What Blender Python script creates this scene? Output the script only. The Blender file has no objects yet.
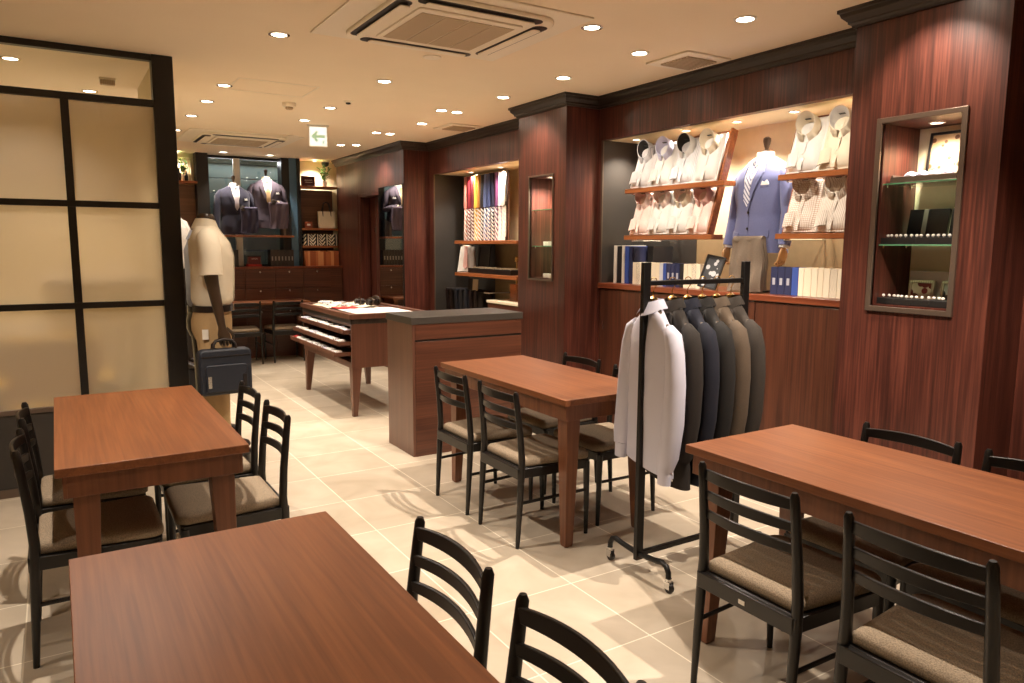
import bpy, bmesh, math, random
from mathutils import Vector, Matrix
random.seed(7)
sc = bpy.context.scene
COL = sc.collection
PI = math.pi
R = math.radians

# ------------------------------------------------------------------ camera
F = 734.12
YAW, PITCH, ROLL = 0.55485237, 0.13056197, 0.0047473
CAMZ = 1.47
cam = bpy.data.cameras.new('camera'); camo = bpy.data.objects.new('camera', cam); COL.objects.link(camo)
cam.sensor_fit = 'HORIZONTAL'; cam.sensor_width = 36.0; cam.lens = F * 36.0 / 1024.0
fw = Vector((math.sin(YAW)*math.cos(PITCH), math.cos(YAW)*math.cos(PITCH), -math.sin(PITCH)))
rt = Vector((math.cos(YAW), -math.sin(YAW), 0)); up = rt.cross(fw)
r2 = rt*math.cos(ROLL) + up*math.sin(ROLL); u2 = -rt*math.sin(ROLL) + up*math.cos(ROLL)
M = Matrix((r2, u2, -fw)).transposed().to_4x4(); M.translation = (0, 0, CAMZ)
camo.matrix_world = M
cam.clip_start = 0.02; cam.clip_end = 100
sc.camera = camo

# ------------------------------------------------------------------ world + exposure
w = bpy.data.worlds.new('world'); sc.world = w; w.use_nodes = True
w.node_tree.nodes['Background'].inputs[0].default_value = (0.05, 0.055, 0.07, 1)
w.node_tree.nodes['Background'].inputs[1].default_value = 0.3
vs = sc.view_settings
vs.view_transform = 'Standard'; vs.look = 'None'; vs.gamma = 1.0; vs.use_curve_mapping = False
vs.exposure = 0.13
LIGHT = (1.0, 0.865, 0.725)
P_MAIN = 70.0
ZC = 2.59           # ceiling

# ------------------------------------------------------------------ materials
def srgb(r, g, b):
    f = lambda c: (c/255/12.92) if c/255 <= 0.04045 else ((c/255+0.055)/1.055)**2.4
    return (f(r), f(g), f(b), 1)
def new_mat(name):
    m = bpy.data.materials.new(name); m.use_nodes = True
    return m, m.node_tree, m.node_tree.nodes['Principled BSDF']
def mat(name, col, rough=0.5, metal=0.0, noise=0.0, nscale=20, bump=0.0, bscale=200, spec=0.5, sheen=0.0, coat=0.0):
    m, nt, p = new_mat(name)
    p.inputs['Base Color'].default_value = col
    p.inputs['Roughness'].default_value = rough; p.inputs['Metallic'].default_value = metal
    p.inputs['Specular IOR Level'].default_value = spec
    if sheen: p.inputs['Sheen Weight'].default_value = sheen
    if coat: p.inputs['Coat Weight'].default_value = coat
    tc = nt.nodes.new('ShaderNodeTexCoord')
    if noise:
        n = nt.nodes.new('ShaderNodeTexNoise'); n.inputs['Scale'].default_value = nscale; n.inputs['Detail'].default_value = 4
        nt.links.new(tc.outputs['Object'], n.inputs['Vector'])
        r = nt.nodes.new('ShaderNodeValToRGB')
        r.color_ramp.elements[0].position = 0.3; r.color_ramp.elements[1].position = 0.7
        r.color_ramp.elements[0].color = tuple(c*(1-noise) for c in col[:3])+(1,)
        r.color_ramp.elements[1].color = tuple(min(1, c*(1+noise)) for c in col[:3])+(1,)
        nt.links.new(n.outputs['Fac'], r.inputs[0]); nt.links.new(r.outputs[0], p.inputs['Base Color'])
    if bump:
        n = nt.nodes.new('ShaderNodeTexNoise'); n.inputs['Scale'].default_value = bscale
        nt.links.new(tc.outputs['Object'], n.inputs['Vector'])
        b = nt.nodes.new('ShaderNodeBump'); b.inputs['Strength'].default_value = bump; b.inputs['Distance'].default_value = 0.002
        nt.links.new(n.outputs['Fac'], b.inputs['Height']); nt.links.new(b.outputs[0], p.inputs['Normal'])
    return m
def wood(name, c1, c2, axis='z', fine=60.0, rough=0.35, coat=0.0, long=1.2, c3=None):
    m, nt, p = new_mat(name)
    tc = nt.nodes.new('ShaderNodeTexCoord')
    def nz(s, l, det, dist=0.0):
        mp = nt.nodes.new('ShaderNodeMapping')
        v = [s, s, s]; v['xyz'.index(axis)] = l
        mp.inputs['Scale'].default_value = v
        nt.links.new(tc.outputs['Object'], mp.inputs[0])
        n = nt.nodes.new('ShaderNodeTexNoise'); n.inputs['Scale'].default_value = 1; n.inputs['Detail'].default_value = det
        n.inputs['Distortion'].default_value = dist
        nt.links.new(mp.outputs[0], n.inputs['Vector']); return n
    a = nz(fine, long, 6, 0.3); b = nz(fine*0.16, long*0.4, 3, 0.6)
    mx = nt.nodes.new('ShaderNodeMath'); mx.operation = 'MULTIPLY_ADD'; mx.inputs[1].default_value = 0.55
    h = nt.nodes.new('ShaderNodeMath'); h.operation = 'MULTIPLY'; h.inputs[1].default_value = 0.45
    nt.links.new(b.outputs['Fac'], h.inputs[0]); nt.links.new(a.outputs['Fac'], mx.inputs[0]); nt.links.new(h.outputs[0], mx.inputs[2])
    r = nt.nodes.new('ShaderNodeValToRGB')
    r.color_ramp.elements[0].position = 0.38; r.color_ramp.elements[1].position = 0.62
    r.color_ramp.elements[0].color = c1; r.color_ramp.elements[1].color = c2
    if c3:
        e = r.color_ramp.elements.new(0.5); e.color = c3
    nt.links.new(mx.outputs[0], r.inputs[0]); nt.links.new(r.outputs[0], p.inputs['Base Color'])
    p.inputs['Roughness'].default_value = rough; p.inputs['Coat Weight'].default_value = coat
    p.inputs['Coat Roughness'].default_value = 0.25
    bp_ = nt.nodes.new('ShaderNodeBump'); bp_.inputs['Strength'].default_value = 0.08; bp_.inputs['Distance'].default_value = 0.001
    nt.links.new(a.outputs['Fac'], bp_.inputs['Height']); nt.links.new(bp_.outputs[0], p.inputs['Normal'])
    return m
def pattern(name, c1, c2, kind='stripe', scale=60, rough=0.8, rot=0.0, width=0.5):
    m, nt, p = new_mat(name)
    tc = nt.nodes.new('ShaderNodeTexCoord'); mp = nt.nodes.new('ShaderNodeMapping')
    mp.inputs['Rotation'].default_value = (0, rot, 0) if kind != 'stripe_xy' else (0, 0, rot)
    mp.inputs['Scale'].default_value = (scale,)*3
    nt.links.new(tc.outputs['Object'], mp.inputs[0])
    sx = nt.nodes.new('ShaderNodeSeparateXYZ'); nt.links.new(mp.outputs[0], sx.inputs[0])
    def band(sock):
        f = nt.nodes.new('ShaderNodeMath'); f.operation = 'FRACT'; nt.links.new(sock, f.inputs[0])
        g = nt.nodes.new('ShaderNodeMath'); g.operation = 'LESS_THAN'; g.inputs[1].default_value = width
        nt.links.new(f.outputs[0], g.inputs[0]); return g.outputs[0]
    if kind.startswith('stripe'):
        fac = band(sx.outputs[0])
    elif kind == 'check':
        a = band(sx.outputs[0]); b = band(sx.outputs[1])
        ad = nt.nodes.new('ShaderNodeMath'); ad.operation = 'MAXIMUM'
        nt.links.new(a, ad.inputs[0]); nt.links.new(b, ad.inputs[1]); fac = ad.outputs[0]
    else:
        v = nt.nodes.new('ShaderNodeTexVoronoi'); v.inputs['Scale'].default_value = 1
        nt.links.new(mp.outputs[0], v.inputs['Vector'])
        g = nt.nodes.new('ShaderNodeMath'); g.operation = 'LESS_THAN'; g.inputs[1].default_value = width
        nt.links.new(v.outputs['Distance'], g.inputs[0]); fac = g.outputs[0]
    mix = nt.nodes.new('ShaderNodeMix'); mix.data_type = 'RGBA'
    mix.inputs[6].default_value = c1; mix.inputs[7].default_value = c2
    nt.links.new(fac, mix.inputs[0]); nt.links.new(mix.outputs[2], p.inputs['Base Color'])
    p.inputs['Roughness'].default_value = rough
    return m
def emit(name, col, s):
    m, nt, p = new_mat(name)
    p.inputs['Base Color'].default_value = (0.8, 0.8, 0.8, 1)
    p.inputs['Emission Color'].default_value = col; p.inputs['Emission Strength'].default_value = s
    return m

MT = {}
MT['wall_wood'] = wood('dark reddish walnut panel', srgb(58,28,22), srgb(103,55,43), 'z', 110, 0.36, 0.08, 2.6, srgb(79,40,31))
MT['cab_wood'] = wood('brown cabinet veneer', srgb(74,42,30), srgb(104,62,44), 'x', 80, 0.35, 0.1, 1.5)
MT['base_wood'] = wood('brown upright veneer', srgb(62,34,24), srgb(92,52,36), 'z', 80, 0.35, 0.1, 1.5)
MT['counter_wood'] = wood('counter veneer', srgb(96,62,48), srgb(112,74,58), 'z', 80, 0.35, 0.15, 1.5)
MT['table_wood'] = wood('orange brown tabletop veneer', srgb(112,64,35), srgb(136,82,46), 'y', 95, 0.42, 0.0, 2.6)
MT['leg_wood'] = wood('tapered leg veneer', srgb(98,58,36), srgb(124,76,48), 'z', 70, 0.4, 0.05, 2.0)
MT['shelf_wood'] = wood('warm shelf lip', srgb(120,66,32), srgb(166,98,54), 'y', 70, 0.35, 0.1, 1.5)
MT['ledge_wood'] = wood('red brown ledge', srgb(104,50,30), srgb(140,74,46), 'y', 70, 0.3, 0.2, 1.5)
MT['crown'] = wood('black brown moulding', srgb(34,28,24), srgb(58,48,40), 'y', 40, 0.4, 0.1, 2)
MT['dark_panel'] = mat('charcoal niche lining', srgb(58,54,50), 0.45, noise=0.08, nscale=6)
MT['cream'] = mat('cream painted lining', srgb(236,222,182), 0.7, noise=0.02)
MT['tan'] = mat('tan fabric lining', srgb(150,128,92), 0.8, noise=0.06)
MT['ceiling'] = mat('warm white ceiling paint', srgb(250,233,205), 0.9, noise=0.012, nscale=3)
MT['black'] = mat('black painted wood', srgb(17,13,11), 0.36, noise=0.1, nscale=30)
MT['black_frame'] = mat('black powder coated frame', srgb(26,22,19), 0.4)
MT['rack_black'] = mat('matt black steel', srgb(20,18,17), 0.42, metal=0.2)
MT['grey_frame'] = mat('taupe metal frame', srgb(112,96,84), 0.35, metal=0.6)
MT['chrome'] = mat('chrome', (0.8,0.8,0.8,1), 0.15, metal=1)
MT['brass'] = mat('brass', srgb(200,160,100), 0.25, metal=1)
MT['stone_top'] = mat('dark grey stone top', srgb(66,60,54), 0.45, noise=0.1, nscale=80)
MT['fabric'] = mat('taupe woven seat', srgb(148,132,112), 0.95, noise=0.35, nscale=260, bump=0.6, bscale=420, spec=0.2)
MT['white'] = mat('white plastic', srgb(232,226,214), 0.4)
MT['panel_cream'] = mat('ivory plastic', srgb(250,240,220), 0.55)
MT['grille'] = pattern('beige filter grille', srgb(176,156,128), srgb(204,184,154), 'stripe', 90, 0.7, 0, 0.5)
MT['dark_slot'] = mat('black slot', srgb(28,22,18), 0.4)
MT['lens'] = emit('lit lamp lens', (1.0, 0.86, 0.66, 1), 14)
MT['spot_lens'] = emit('very bright halogen lens', (1.0, 0.88, 0.7, 1), 60)
MT['navy'] = mat('navy wool', srgb(38,38,58), 0.9, noise=0.08, nscale=200, sheen=0.2)
MT['blue_jacket'] = mat('blue wool jacket', srgb(98,104,146), 0.85, noise=0.1, nscale=220, sheen=0.2)
MT['grey_purple'] = pattern('grey mauve checked wool', srgb(70,62,74), srgb(82,73,86), 'stripe', 90, 0.9)
MT['shirt_white'] = mat('white cotton', srgb(222,220,216), 0.85)
MT['shirt_ivory'] = mat('ivory cotton', srgb(226,214,190), 0.85)
MT['shirt_cream'] = mat('cream twill', srgb(230,219,196), 0.85, noise=0.02)
MT['shirt_paleblue'] = pattern('pale blue white pinstripe', srgb(204,204,224), srgb(222,220,232), 'stripe', 150, 0.85)
MT['wood_hand'] = mat('varnished mannequin wood', srgb(176,130,82), 0.35, coat=0.3)
MT['dark_mannequin'] = mat('dark brown mannequin', srgb(62,46,32), 0.35, coat=0.3, noise=0.1)
MT['khaki'] = mat('khaki cotton', srgb(176,146,104), 0.9, noise=0.04, nscale=100)
MT['taupe_wool'] = mat('taupe wool', srgb(112,98,84), 0.9, noise=0.12, nscale=160)
MT['leather'] = mat('black leather', srgb(30,22,20), 0.35)
MT['nylon'] = mat('dark navy nylon', srgb(28,32,42), 0.55, noise=0.1, nscale=60)
MT['mirror'] = mat('silvered mirror', (0.9,0.9,0.9,1), 0.02, metal=1)
MT['teal'] = mat('grey green shutter slat', srgb(92,106,102), 0.5, noise=0.08, nscale=4)
MT['blue_col'] = mat('dark blue grey panel', srgb(84,116,140), 0.5)
MT['leaf'] = mat('green leaf', srgb(80,120,48), 0.6, noise=0.25)
MT['pot'] = mat('white ceramic', srgb(232,226,216), 0.3)
MT['paper'] = mat('cream paper', srgb(238,226,200), 0.8)
MT['black_card'] = mat('black card', srgb(24,21,20), 0.5)
MT['red'] = mat('red cloth', srgb(176,50,44), 0.8)

def tile_mat():
    m, nt, p = new_mat('beige stone floor tile')
    tc = nt.nodes.new('ShaderNodeTexCoord'); mp = nt.nodes.new('ShaderNodeMapping')
    T = 0.505
    mp.inputs['Location'].default_value = (-(1.836 % T) + 0.002, -(1.955 % T) + 0.002, 0)
    nt.links.new(tc.outputs['Object'], mp.inputs[0])
    br = nt.nodes.new('ShaderNodeTexBrick'); br.offset = 0; br.squash = 1
    br.inputs['Scale'].default_value = 1; br.inputs['Brick Width'].default_value = T; br.inputs['Row Height'].default_value = T
    br.inputs['Mortar Size'].default_value = 0.0032; br.inputs['Mortar Smooth'].default_value = 0.3
    br.inputs['Color1'].default_value = srgb(190,177,158); br.inputs['Color2'].default_value = srgb(206,194,176)
    br.inputs['Mortar'].default_value = srgb(248,240,222)
    nt.links.new(mp.outputs[0], br.inputs['Vector'])
    n = nt.nodes.new('ShaderNodeTexNoise'); n.inputs['Scale'].default_value = 3.2; n.inputs['Detail'].default_value = 7; n.inputs['Distortion'].default_value = 0.7
    nt.links.new(tc.outputs['Object'], n.inputs['Vector'])
    r = nt.nodes.new('ShaderNodeValToRGB'); r.color_ramp.elements[0].position = 0.3; r.color_ramp.elements[1].position = 0.72
    r.color_ramp.elements[0].color = (0.80,0.77,0.72,1); r.color_ramp.elements[1].color = (1.06,1.05,1.04,1)
    nt.links.new(n.outputs['Fac'], r.inputs[0])
    mx = nt.nodes.new('ShaderNodeMix'); mx.data_type = 'RGBA'; mx.blend_type = 'MULTIPLY'; mx.inputs[0].default_value = 1
    nt.links.new(br.outputs['Color'], mx.inputs[6]); nt.links.new(r.outputs[0], mx.inputs[7])
    nt.links.new(mx.outputs[2], p.inputs['Base Color'])
    p.inputs['Roughness'].default_value = 0.42
    return m
MT['tile'] = tile_mat()
def glass_mat(name, tint=(1,1,1,1), refl=0.09):
    m, nt, p = new_mat(name); nt.nodes.remove(p)
    out = nt.nodes['Material Output']
    t = nt.nodes.new('ShaderNodeBsdfTransparent'); t.inputs[0].default_value = tint
    g = nt.nodes.new('ShaderNodeBsdfGlossy'); g.inputs['Roughness'].default_value = 0.02
    mx = nt.nodes.new('ShaderNodeMixShader'); fr = nt.nodes.new('ShaderNodeFresnel'); fr.inputs[0].default_value = 1.5
    nt.links.new(fr.outputs[0], mx.inputs[0])
    nt.links.new(t.outputs[0], mx.inputs[1]); nt.links.new(g.outputs[0], mx.inputs[2]); nt.links.new(mx.outputs[0], out.inputs[0])
    return m
MT['glass'] = glass_mat('clear glass')
MT['glass_green'] = glass_mat('pale green glass', (0.86,0.97,0.9,1))
def edge_glass():
    m, nt, p = new_mat('green glass edge'); p.inputs['Base Color'].default_value = srgb(110,170,130); p.inputs['Roughness'].default_value = 0.15
    p.inputs['Transmission Weight'].default_value = 0.3
    return m
MT['glass_edge'] = edge_glass()
def frosted():
    m, nt, p = new_mat('frosted glass')
    out = nt.nodes['Material Output']
    p.inputs['Base Color'].default_value = srgb(214,202,188); p.inputs['Roughness'].default_value = 0.30
    p.inputs['Transmission Weight'].default_value = 1.0; p.inputs['IOR'].default_value = 1.3
    tl = nt.nodes.new('ShaderNodeBsdfTranslucent'); tl.inputs[0].default_value = srgb(236,228,212)
    df = nt.nodes.new('ShaderNodeBsdfDiffuse'); df.inputs[0].default_value = srgb(206,196,176)
    m1 = nt.nodes.new('ShaderNodeMixShader'); m1.inputs[0].default_value = 0.35
    nt.links.new(tl.outputs[0], m1.inputs[1]); nt.links.new(df.outputs[0], m1.inputs[2])
    m2 = nt.nodes.new('ShaderNodeMixShader'); m2.inputs[0].default_value = 0.30
    nt.links.new(p.outputs[0], m2.inputs[1]); nt.links.new(m1.outputs[0], m2.inputs[2])
    nt.links.new(m2.outputs[0], out.inputs[0])
    return m
MT['frosted'] = frosted()

# ------------------------------------------------------------------ mesh helpers
class MB:
    def __init__(s): s.v = []; s.f = []; s.mi = []; s.m = 0
    def add(s, vs_, fs):
        o = len(s.v); s.v += [tuple(v) for v in vs_]; s.f += [tuple(i+o for i in f) for f in fs]; s.mi += [s.m]*len(fs); return s
    def box(s, x0, x1, y0, y1, z0, z1, mtx=None):
        vs_ = [Vector((x, y, z)) for x in (x0, x1) for y in (y0, y1) for z in (z0, z1)]
        if mtx is not None: vs_ = [mtx @ v for v in vs_]
        return s.add(vs_, [(0,1,3,2),(4,6,7,5),(0,4,5,1),(2,3,7,6),(0,2,6,4),(1,5,7,3)])
    def loft(s, rings, cap=True, closed=True):
        n = len(rings[0]); vs_ = [v for r in rings for v in r]; fs = []
        for i in range(len(rings)-1):
            for j in range(n if closed else n-1):
                k = (j+1) % n; fs.append((i*n+j, i*n+k, (i+1)*n+k, (i+1)*n+j))
        if cap and closed:
            fs.append(tuple(range(n-1, -1, -1))); b = (len(rings)-1)*n; fs.append(tuple(b+j for j in range(n)))
        return s.add(vs_, fs)
    def tube(s, pts, rad, seg=10, flat=1.0, upv=None, cap=True):
        pts = [Vector(p) for p in pts]; rad = rad if isinstance(rad, (list, tuple)) else [rad]*len(pts)
        rings = []; prev = None
        for i, p in enumerate(pts):
            t = (pts[min(i+1, len(pts)-1)] - pts[max(i-1, 0)]).normalized()
            if prev is None:
                a = Vector(upv) if upv else (Vector((0,0,1)) if abs(t.z) < 0.9 else Vector((0,1,0)))
            else: a = prev
            u = (a - t*a.dot(t)).normalized(); prev = u; w_ = t.cross(u)
            rings.append([p + u*math.cos(2*PI*k/seg)*rad[i] + w_*math.sin(2*PI*k/seg)*rad[i]*flat for k in range(seg)])
        return s.loft(rings, cap)
    def lathe(s, prof, c=(0,0,0), seg=24, cap=True):
        rings = [[(c[0]+r*math.cos(2*PI*k/seg), c[1]+r*math.sin(2*PI*k/seg), c[2]+z) for k in range(seg)] for r, z in prof]
        return s.loft(rings, cap)
    def prism(s, poly, z0, z1, mtx=None):
        n = len(poly); vs_ = [Vector((x, y, z0)) for x, y in poly] + [Vector((x, y, z1)) for x, y in poly]
        if mtx is not None: vs_ = [mtx @ v for v in vs_]
        fs = [tuple(range(n-1, -1, -1)), tuple(range(n, 2*n))] + [(i, (i+1) % n, n+(i+1) % n, n+i) for i in range(n)]
        return s.add(vs_, fs)
    def sheet(s, fn, nu, nv, thick, nrm=None):
        """closed solid from a parametric front fn(u,v) offset by vector thick"""
        th = Vector(thick); a = [Vector(fn(i/nu, j/nv)) for j in range(nv+1) for i in range(nu+1)]
        N = len(a); vs_ = a + [p+th for p in a]; W = nu+1; fs = []
        for j in range(nv):
            for i in range(nu):
                q = (j*W+i, j*W+i+1, (j+1)*W+i+1, (j+1)*W+i)
                fs.append(q); fs.append(tuple(N+k for k in reversed(q)))
        for i in range(nu):
            fs.append((i+1, i, N+i, N+i+1)); b = nv*W; fs.append((b+i, b+i+1, N+b+i+1, N+b+i))
        for j in range(nv):
            fs.append((j*W, (j+1)*W, N+(j+1)*W, N+j*W)); b = nu; fs.append(((j+1)*W+b, j*W+b, N+j*W+b, N+(j+1)*W+b))
        return s.add(vs_, fs)
    def build(s, name, m, parent=None, smooth=True, bevel=0, seg=2, angle=40, kind=None, subsurf=0, mats=None):
        me = bpy.data.meshes.new(name); me.from_pydata(s.v, [], s.f)
        for mm in ([m] + (mats or [])): me.materials.append(mm)
        for p, k in zip(me.polygons, s.mi): p.material_index = k
        bm = bmesh.new(); bm.from_mesh(me); bmesh.ops.recalc_face_normals(bm, faces=bm.faces); bm.to_mesh(me); bm.free()
        me.update()
        if smooth:
            for p in me.polygons: p.use_smooth = True
            try: me.set_sharp_from_angle(angle=R(angle))
            except Exception: pass
        o = bpy.data.objects.new(name, me); COL.objects.link(o)
        if parent is not None: o.parent = parent
        if bevel:
            b = o.modifiers.new('bevel', 'BEVEL'); b.width = bevel; b.segments = seg; b.limit_method = 'ANGLE'; b.angle_limit = R(35); b.harden_normals = False
        if subsurf:
            b = o.modifiers.new('sub', 'SUBSURF'); b.levels = subsurf; b.render_levels = subsurf
        if kind: o['kind'] = kind
        return o
def tag(o, label, cat, group=None):
    o['label'] = label; o['category'] = cat
    if group: o['group'] = group
    return o
def thing(name, label, cat, loc=(0,0,0), rotz=0, group=None, mtx=None):
    o = bpy.data.objects.new(name, None); COL.objects.link(o); o.empty_display_size = 0.1
    if mtx is not None: o.matrix_world = mtx
    else: o.location = loc; o.rotation_euler = (0, 0, rotz)
    return tag(o, label, cat, group)
def struct(name, mb, m, bevel=0, **k): return mb.build(name, m, None, bevel=bevel, kind='structure', **k)
def dup(root, label=None, loc=None, rotz=None, mtx=None, group=None):
    def cp(o, par):
        c = o.copy(); COL.objects.link(c); c.parent = par
        for ch in o.children: cp(ch, c)
        return c
    r = cp(root, None)
    if mtx is not None: r.matrix_world = mtx
    if loc is not None: r.location = loc
    if rotz is not None: r.rotation_euler = (0, 0, rotz)
    if label: r['label'] = label
    if group: r['group'] = group
    return r
def facing(x, y, z, t=90, yaw=0):
    """frame of a thing seen from -X: local x runs to -Y, local y climbs (tilt t), local z comes out to the room"""
    tt = R(t); X = Vector((0,-1,0)); Y = Vector((math.cos(tt), 0, math.sin(tt))); Z = X.cross(Y)
    m = Matrix((X, Y, Z)).transposed().to_4x4()
    m = Matrix.Rotation(yaw, 4, 'Z') @ m; m.translation = (x, y, z); return m
def rrect(x0, x1, y0, y1, r, n=5):
    out = []
    for cx, cy, a0 in ((x1-r, y1-r, 0), (x0+r, y1-r, 90), (x0+r, y0+r, 180), (x1-r, y0+r, 270)):
        for i in range(n+1):
            a = R(a0 + 90*i/n); out.append((cx+r*math.cos(a), cy+r*math.sin(a)))
    return out
def ring_area(mb, outer, inner, z0, z1):
    n = len(outer)
    vs_ = [(x, y, z) for z in (z0, z1) for x, y in outer] + [(x, y, z) for z in (z0, z1) for x, y in inner]
    fs = []
    for i in range(n):
        j = (i+1) % n
        fs += [(i, j, n+j, n+i), (2*n+j, 2*n+i, 3*n+i, 3*n+j), (n+i, n+j, 3*n+j, 3*n+i), (j, i, 2*n+i, 2*n+j)]
    mb.add(vs_, fs); return mb
ORD = ['first','second','third','fourth','fifth','sixth','seventh','eighth','ninth','tenth','eleventh','twelfth']

# ------------------------------------------------------------------ room shell
XW, XC, XN = 3.64, 3.33, 4.10       # right wall face, column face, niche back
YB = 10.15
struct('floor', MB().box(-3.2, 4.3, -2.2, 10.6, -0.05, 0), MT['tile'])
struct('ceiling', MB().box(-3.2, 4.3, -2.2, 10.6, ZC, ZC+0.08), MT['ceiling'])
struct('wall_rear', MB().box(-3.2, 4.2, -2.3, -2.2, 0, ZC), MT['cream'])
struct('wall_left', MB().box(-3.3, -3.2, -2.3, 10.6, 0, ZC), MT['cream'])
struct('wall_left_partition', MB().box(0.595, 0.675, 5.12, 6.18, 0, ZC), MT['cream'])
b = MB(); b.box(-3.2, 0.70, 7.35, 7.45, 0, ZC); b.box(0.60, 0.70, 7.45, YB, 0, ZC); struct('wall_left_back', b, MT['cream'])

b = MB()   # right wall pieces around the two niches
b.box(XW, XW+0.06, 2.26, 4.58, 2.272, ZC); b.box(XW, XW+0.06, 5.28, 7.56, 2.245, ZC)
b.box(XW, XW+0.06, 7.56, 7.66, 0, ZC); b.box(XW, XW+0.06, -2.2, 1.57, 0, ZC)
b.box(XW, XW+0.06, 4.58, 4.62, 0, ZC)
struct('wall_right', b, MT['wall_wood'])
def casewall(name, y0, y1, oy0, oy1, oz0, oz1):
    b = MB(); X1 = XN+0.02
    b.box(XC, X1, y0, y1, 0, oz0); b.box(XC, X1, y0, y1, oz1, ZC)
    b.box(XC, X1, y0, oy0, oz0, oz1); b.box(XC, X1, oy1, y1, oz0, oz1); b.box(3.64, X1, oy0, oy1, oz0, oz1)
    return struct(name, b, MT['wall_wood'])
casewall('wall_right_pilaster', 1.57, 2.258, 1.732, 2.092, 1.19, 2.04)
casewall('wall_right_column', 4.61, 5.28, 4.775, 5.105, 1.20, 2.012)
b = MB()   # far fitting room block with a doorway
b.box(XC, 4.12, 7.66, 8.40, 0, ZC); b.box(XC, 4.12, 9.12, 9.93, 0, ZC); b.box(XC, 4.12, 8.40, 9.12, 2.10, ZC); b.box(3.75, 4.12, 8.40, 9.12, 0, 2.10)
struct('wall_right_far', b, MT['wall_wood'])
# niche linings
def niche(name, y0, y1, z0, z1, darkY):
    b = MB(); b.box(XN, XN+0.05, y0, y1, z0-0.02, z1+0.02); struct('wall_'+name+'_back', b, MT['cream'])
    b = MB(); b.box(XW+0.06, XN, y0, y1, z1, z1+0.04); struct('wall_'+name+'_top', b, MT['cream'])
    b = MB(); b.box(XW+0.012, XN+0.01, y1-0.02, y1, z0, z1); struct('wall_'+name+'_side', b, MT['dark_panel'])
    b = MB(); b.box(XW+0.001, XW+0.012, y1-0.022, y1+0.004, z0, z1); struct('trim_'+name, b, MT['grey_frame'])
niche('niche_near', 2.26, 4.58, 1.18, 2.272, 4.2)
niche('niche_far', 5.28, 7.56, 0.0, 2.245, 7.0)
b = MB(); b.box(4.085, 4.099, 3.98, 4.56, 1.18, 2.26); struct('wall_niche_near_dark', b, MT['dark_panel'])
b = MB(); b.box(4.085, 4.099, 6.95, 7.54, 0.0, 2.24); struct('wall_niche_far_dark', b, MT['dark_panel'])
# tan panel behind the low zone of the niches (brown fabric)
b = MB(); b.box(4.088, 4.0985, 2.262, 3.98, 1.18, 1.53); struct('wall_niche_near_low', b, MT['tan'])
b = MB(); b.box(4.088, 4.0985, 5.3, 6.95, 0.5, 1.50); struct('wall_niche_far_low', b, MT['tan'])
# back wall
b = MB(); b.box(0.6, 4.2, YB, YB+0.08, 0, 1.16); b.box(0.6, 1.70, YB, YB+0.08, 1.16, ZC); b.box(2.69, 4.2, YB, YB+0.08, 1.16, ZC); b.box(1.70, 2.69, YB, YB+0.08, 2.575, ZC)
struct('wall_back', b, MT['cream'])

def sweep(path, prof, name, m):
    """profile (offset from wall toward room, z) along an open XY path; room lies to the left of travel"""
    rings = []
    P_ = [Vector(p) for p in path]
    for i, p in enumerate(P_):
        def nrm(a, b): d = (b-a).normalized(); return Vector((-d.y, d.x))
        if i == 0: n = nrm(P_[0], P_[1]); s_ = 1
        elif i == len(P_)-1: n = nrm(P_[-2], P_[-1]); s_ = 1
        else:
            n1 = nrm(P_[i-1], p); n2 = nrm(p, P_[i+1]); n = (n1+n2).normalized(); s_ = 1/max(0.2, n.dot(n1))
        rings.append([(p.x+n.x*o*s_, p.y+n.y*o*s_, z) for o, z in prof])
    return struct(name, MB().loft(rings), m, smooth=False)
PATH = [(XW,-2.2),(XW,1.57),(XC,1.57),(XC,2.258),(XW,2.258),(XW,4.61),(XC,4.61),(XC,5.28),(XW,5.28),(XW,7.66),(XC,7.66),(XC,9.93)]
sweep(PATH, [(0,ZC),(0.066,ZC),(0.066,ZC-0.016),(0.058,ZC-0.020),(0.052,ZC-0.036),(0.036,ZC-0.052),(0.030,ZC-0.058),(0.030,ZC-0.066),(0.018,ZC-0.074),(0.014,ZC-0.084),(0,ZC-0.084)], 'trim_crown', MT['crown'])
# dark low cabinet under the near niche
t = thing('base_cabinet', 'low reddish brown cabinet built under the near shirt display niche', 'cabinet', (XW, 3.42, 0))
MB().box(0.015, 0.46, -1.155, 1.15, 0, 1.14).build('carcass', MT['base_wood'], t)
MB().box(-0.012, 0.47, -1.157, 1.157, 1.14, 1.18).build('top', MT['ledge_wood'], t, bevel=0.004)
for i in range(3):
    y0 = -1.14+0.76*i
    d = MB().box(-0.001, 0.014, y0+0.003, y0+0.757, 0.06, 1.13).build('door', MT['base_wood'], t, bevel=0.002)
    MB().box(-0.012, -0.001, y0+0.70, y0+0.712, 0.82, 0.88).build('handle', MT['chrome'], d)

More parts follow.
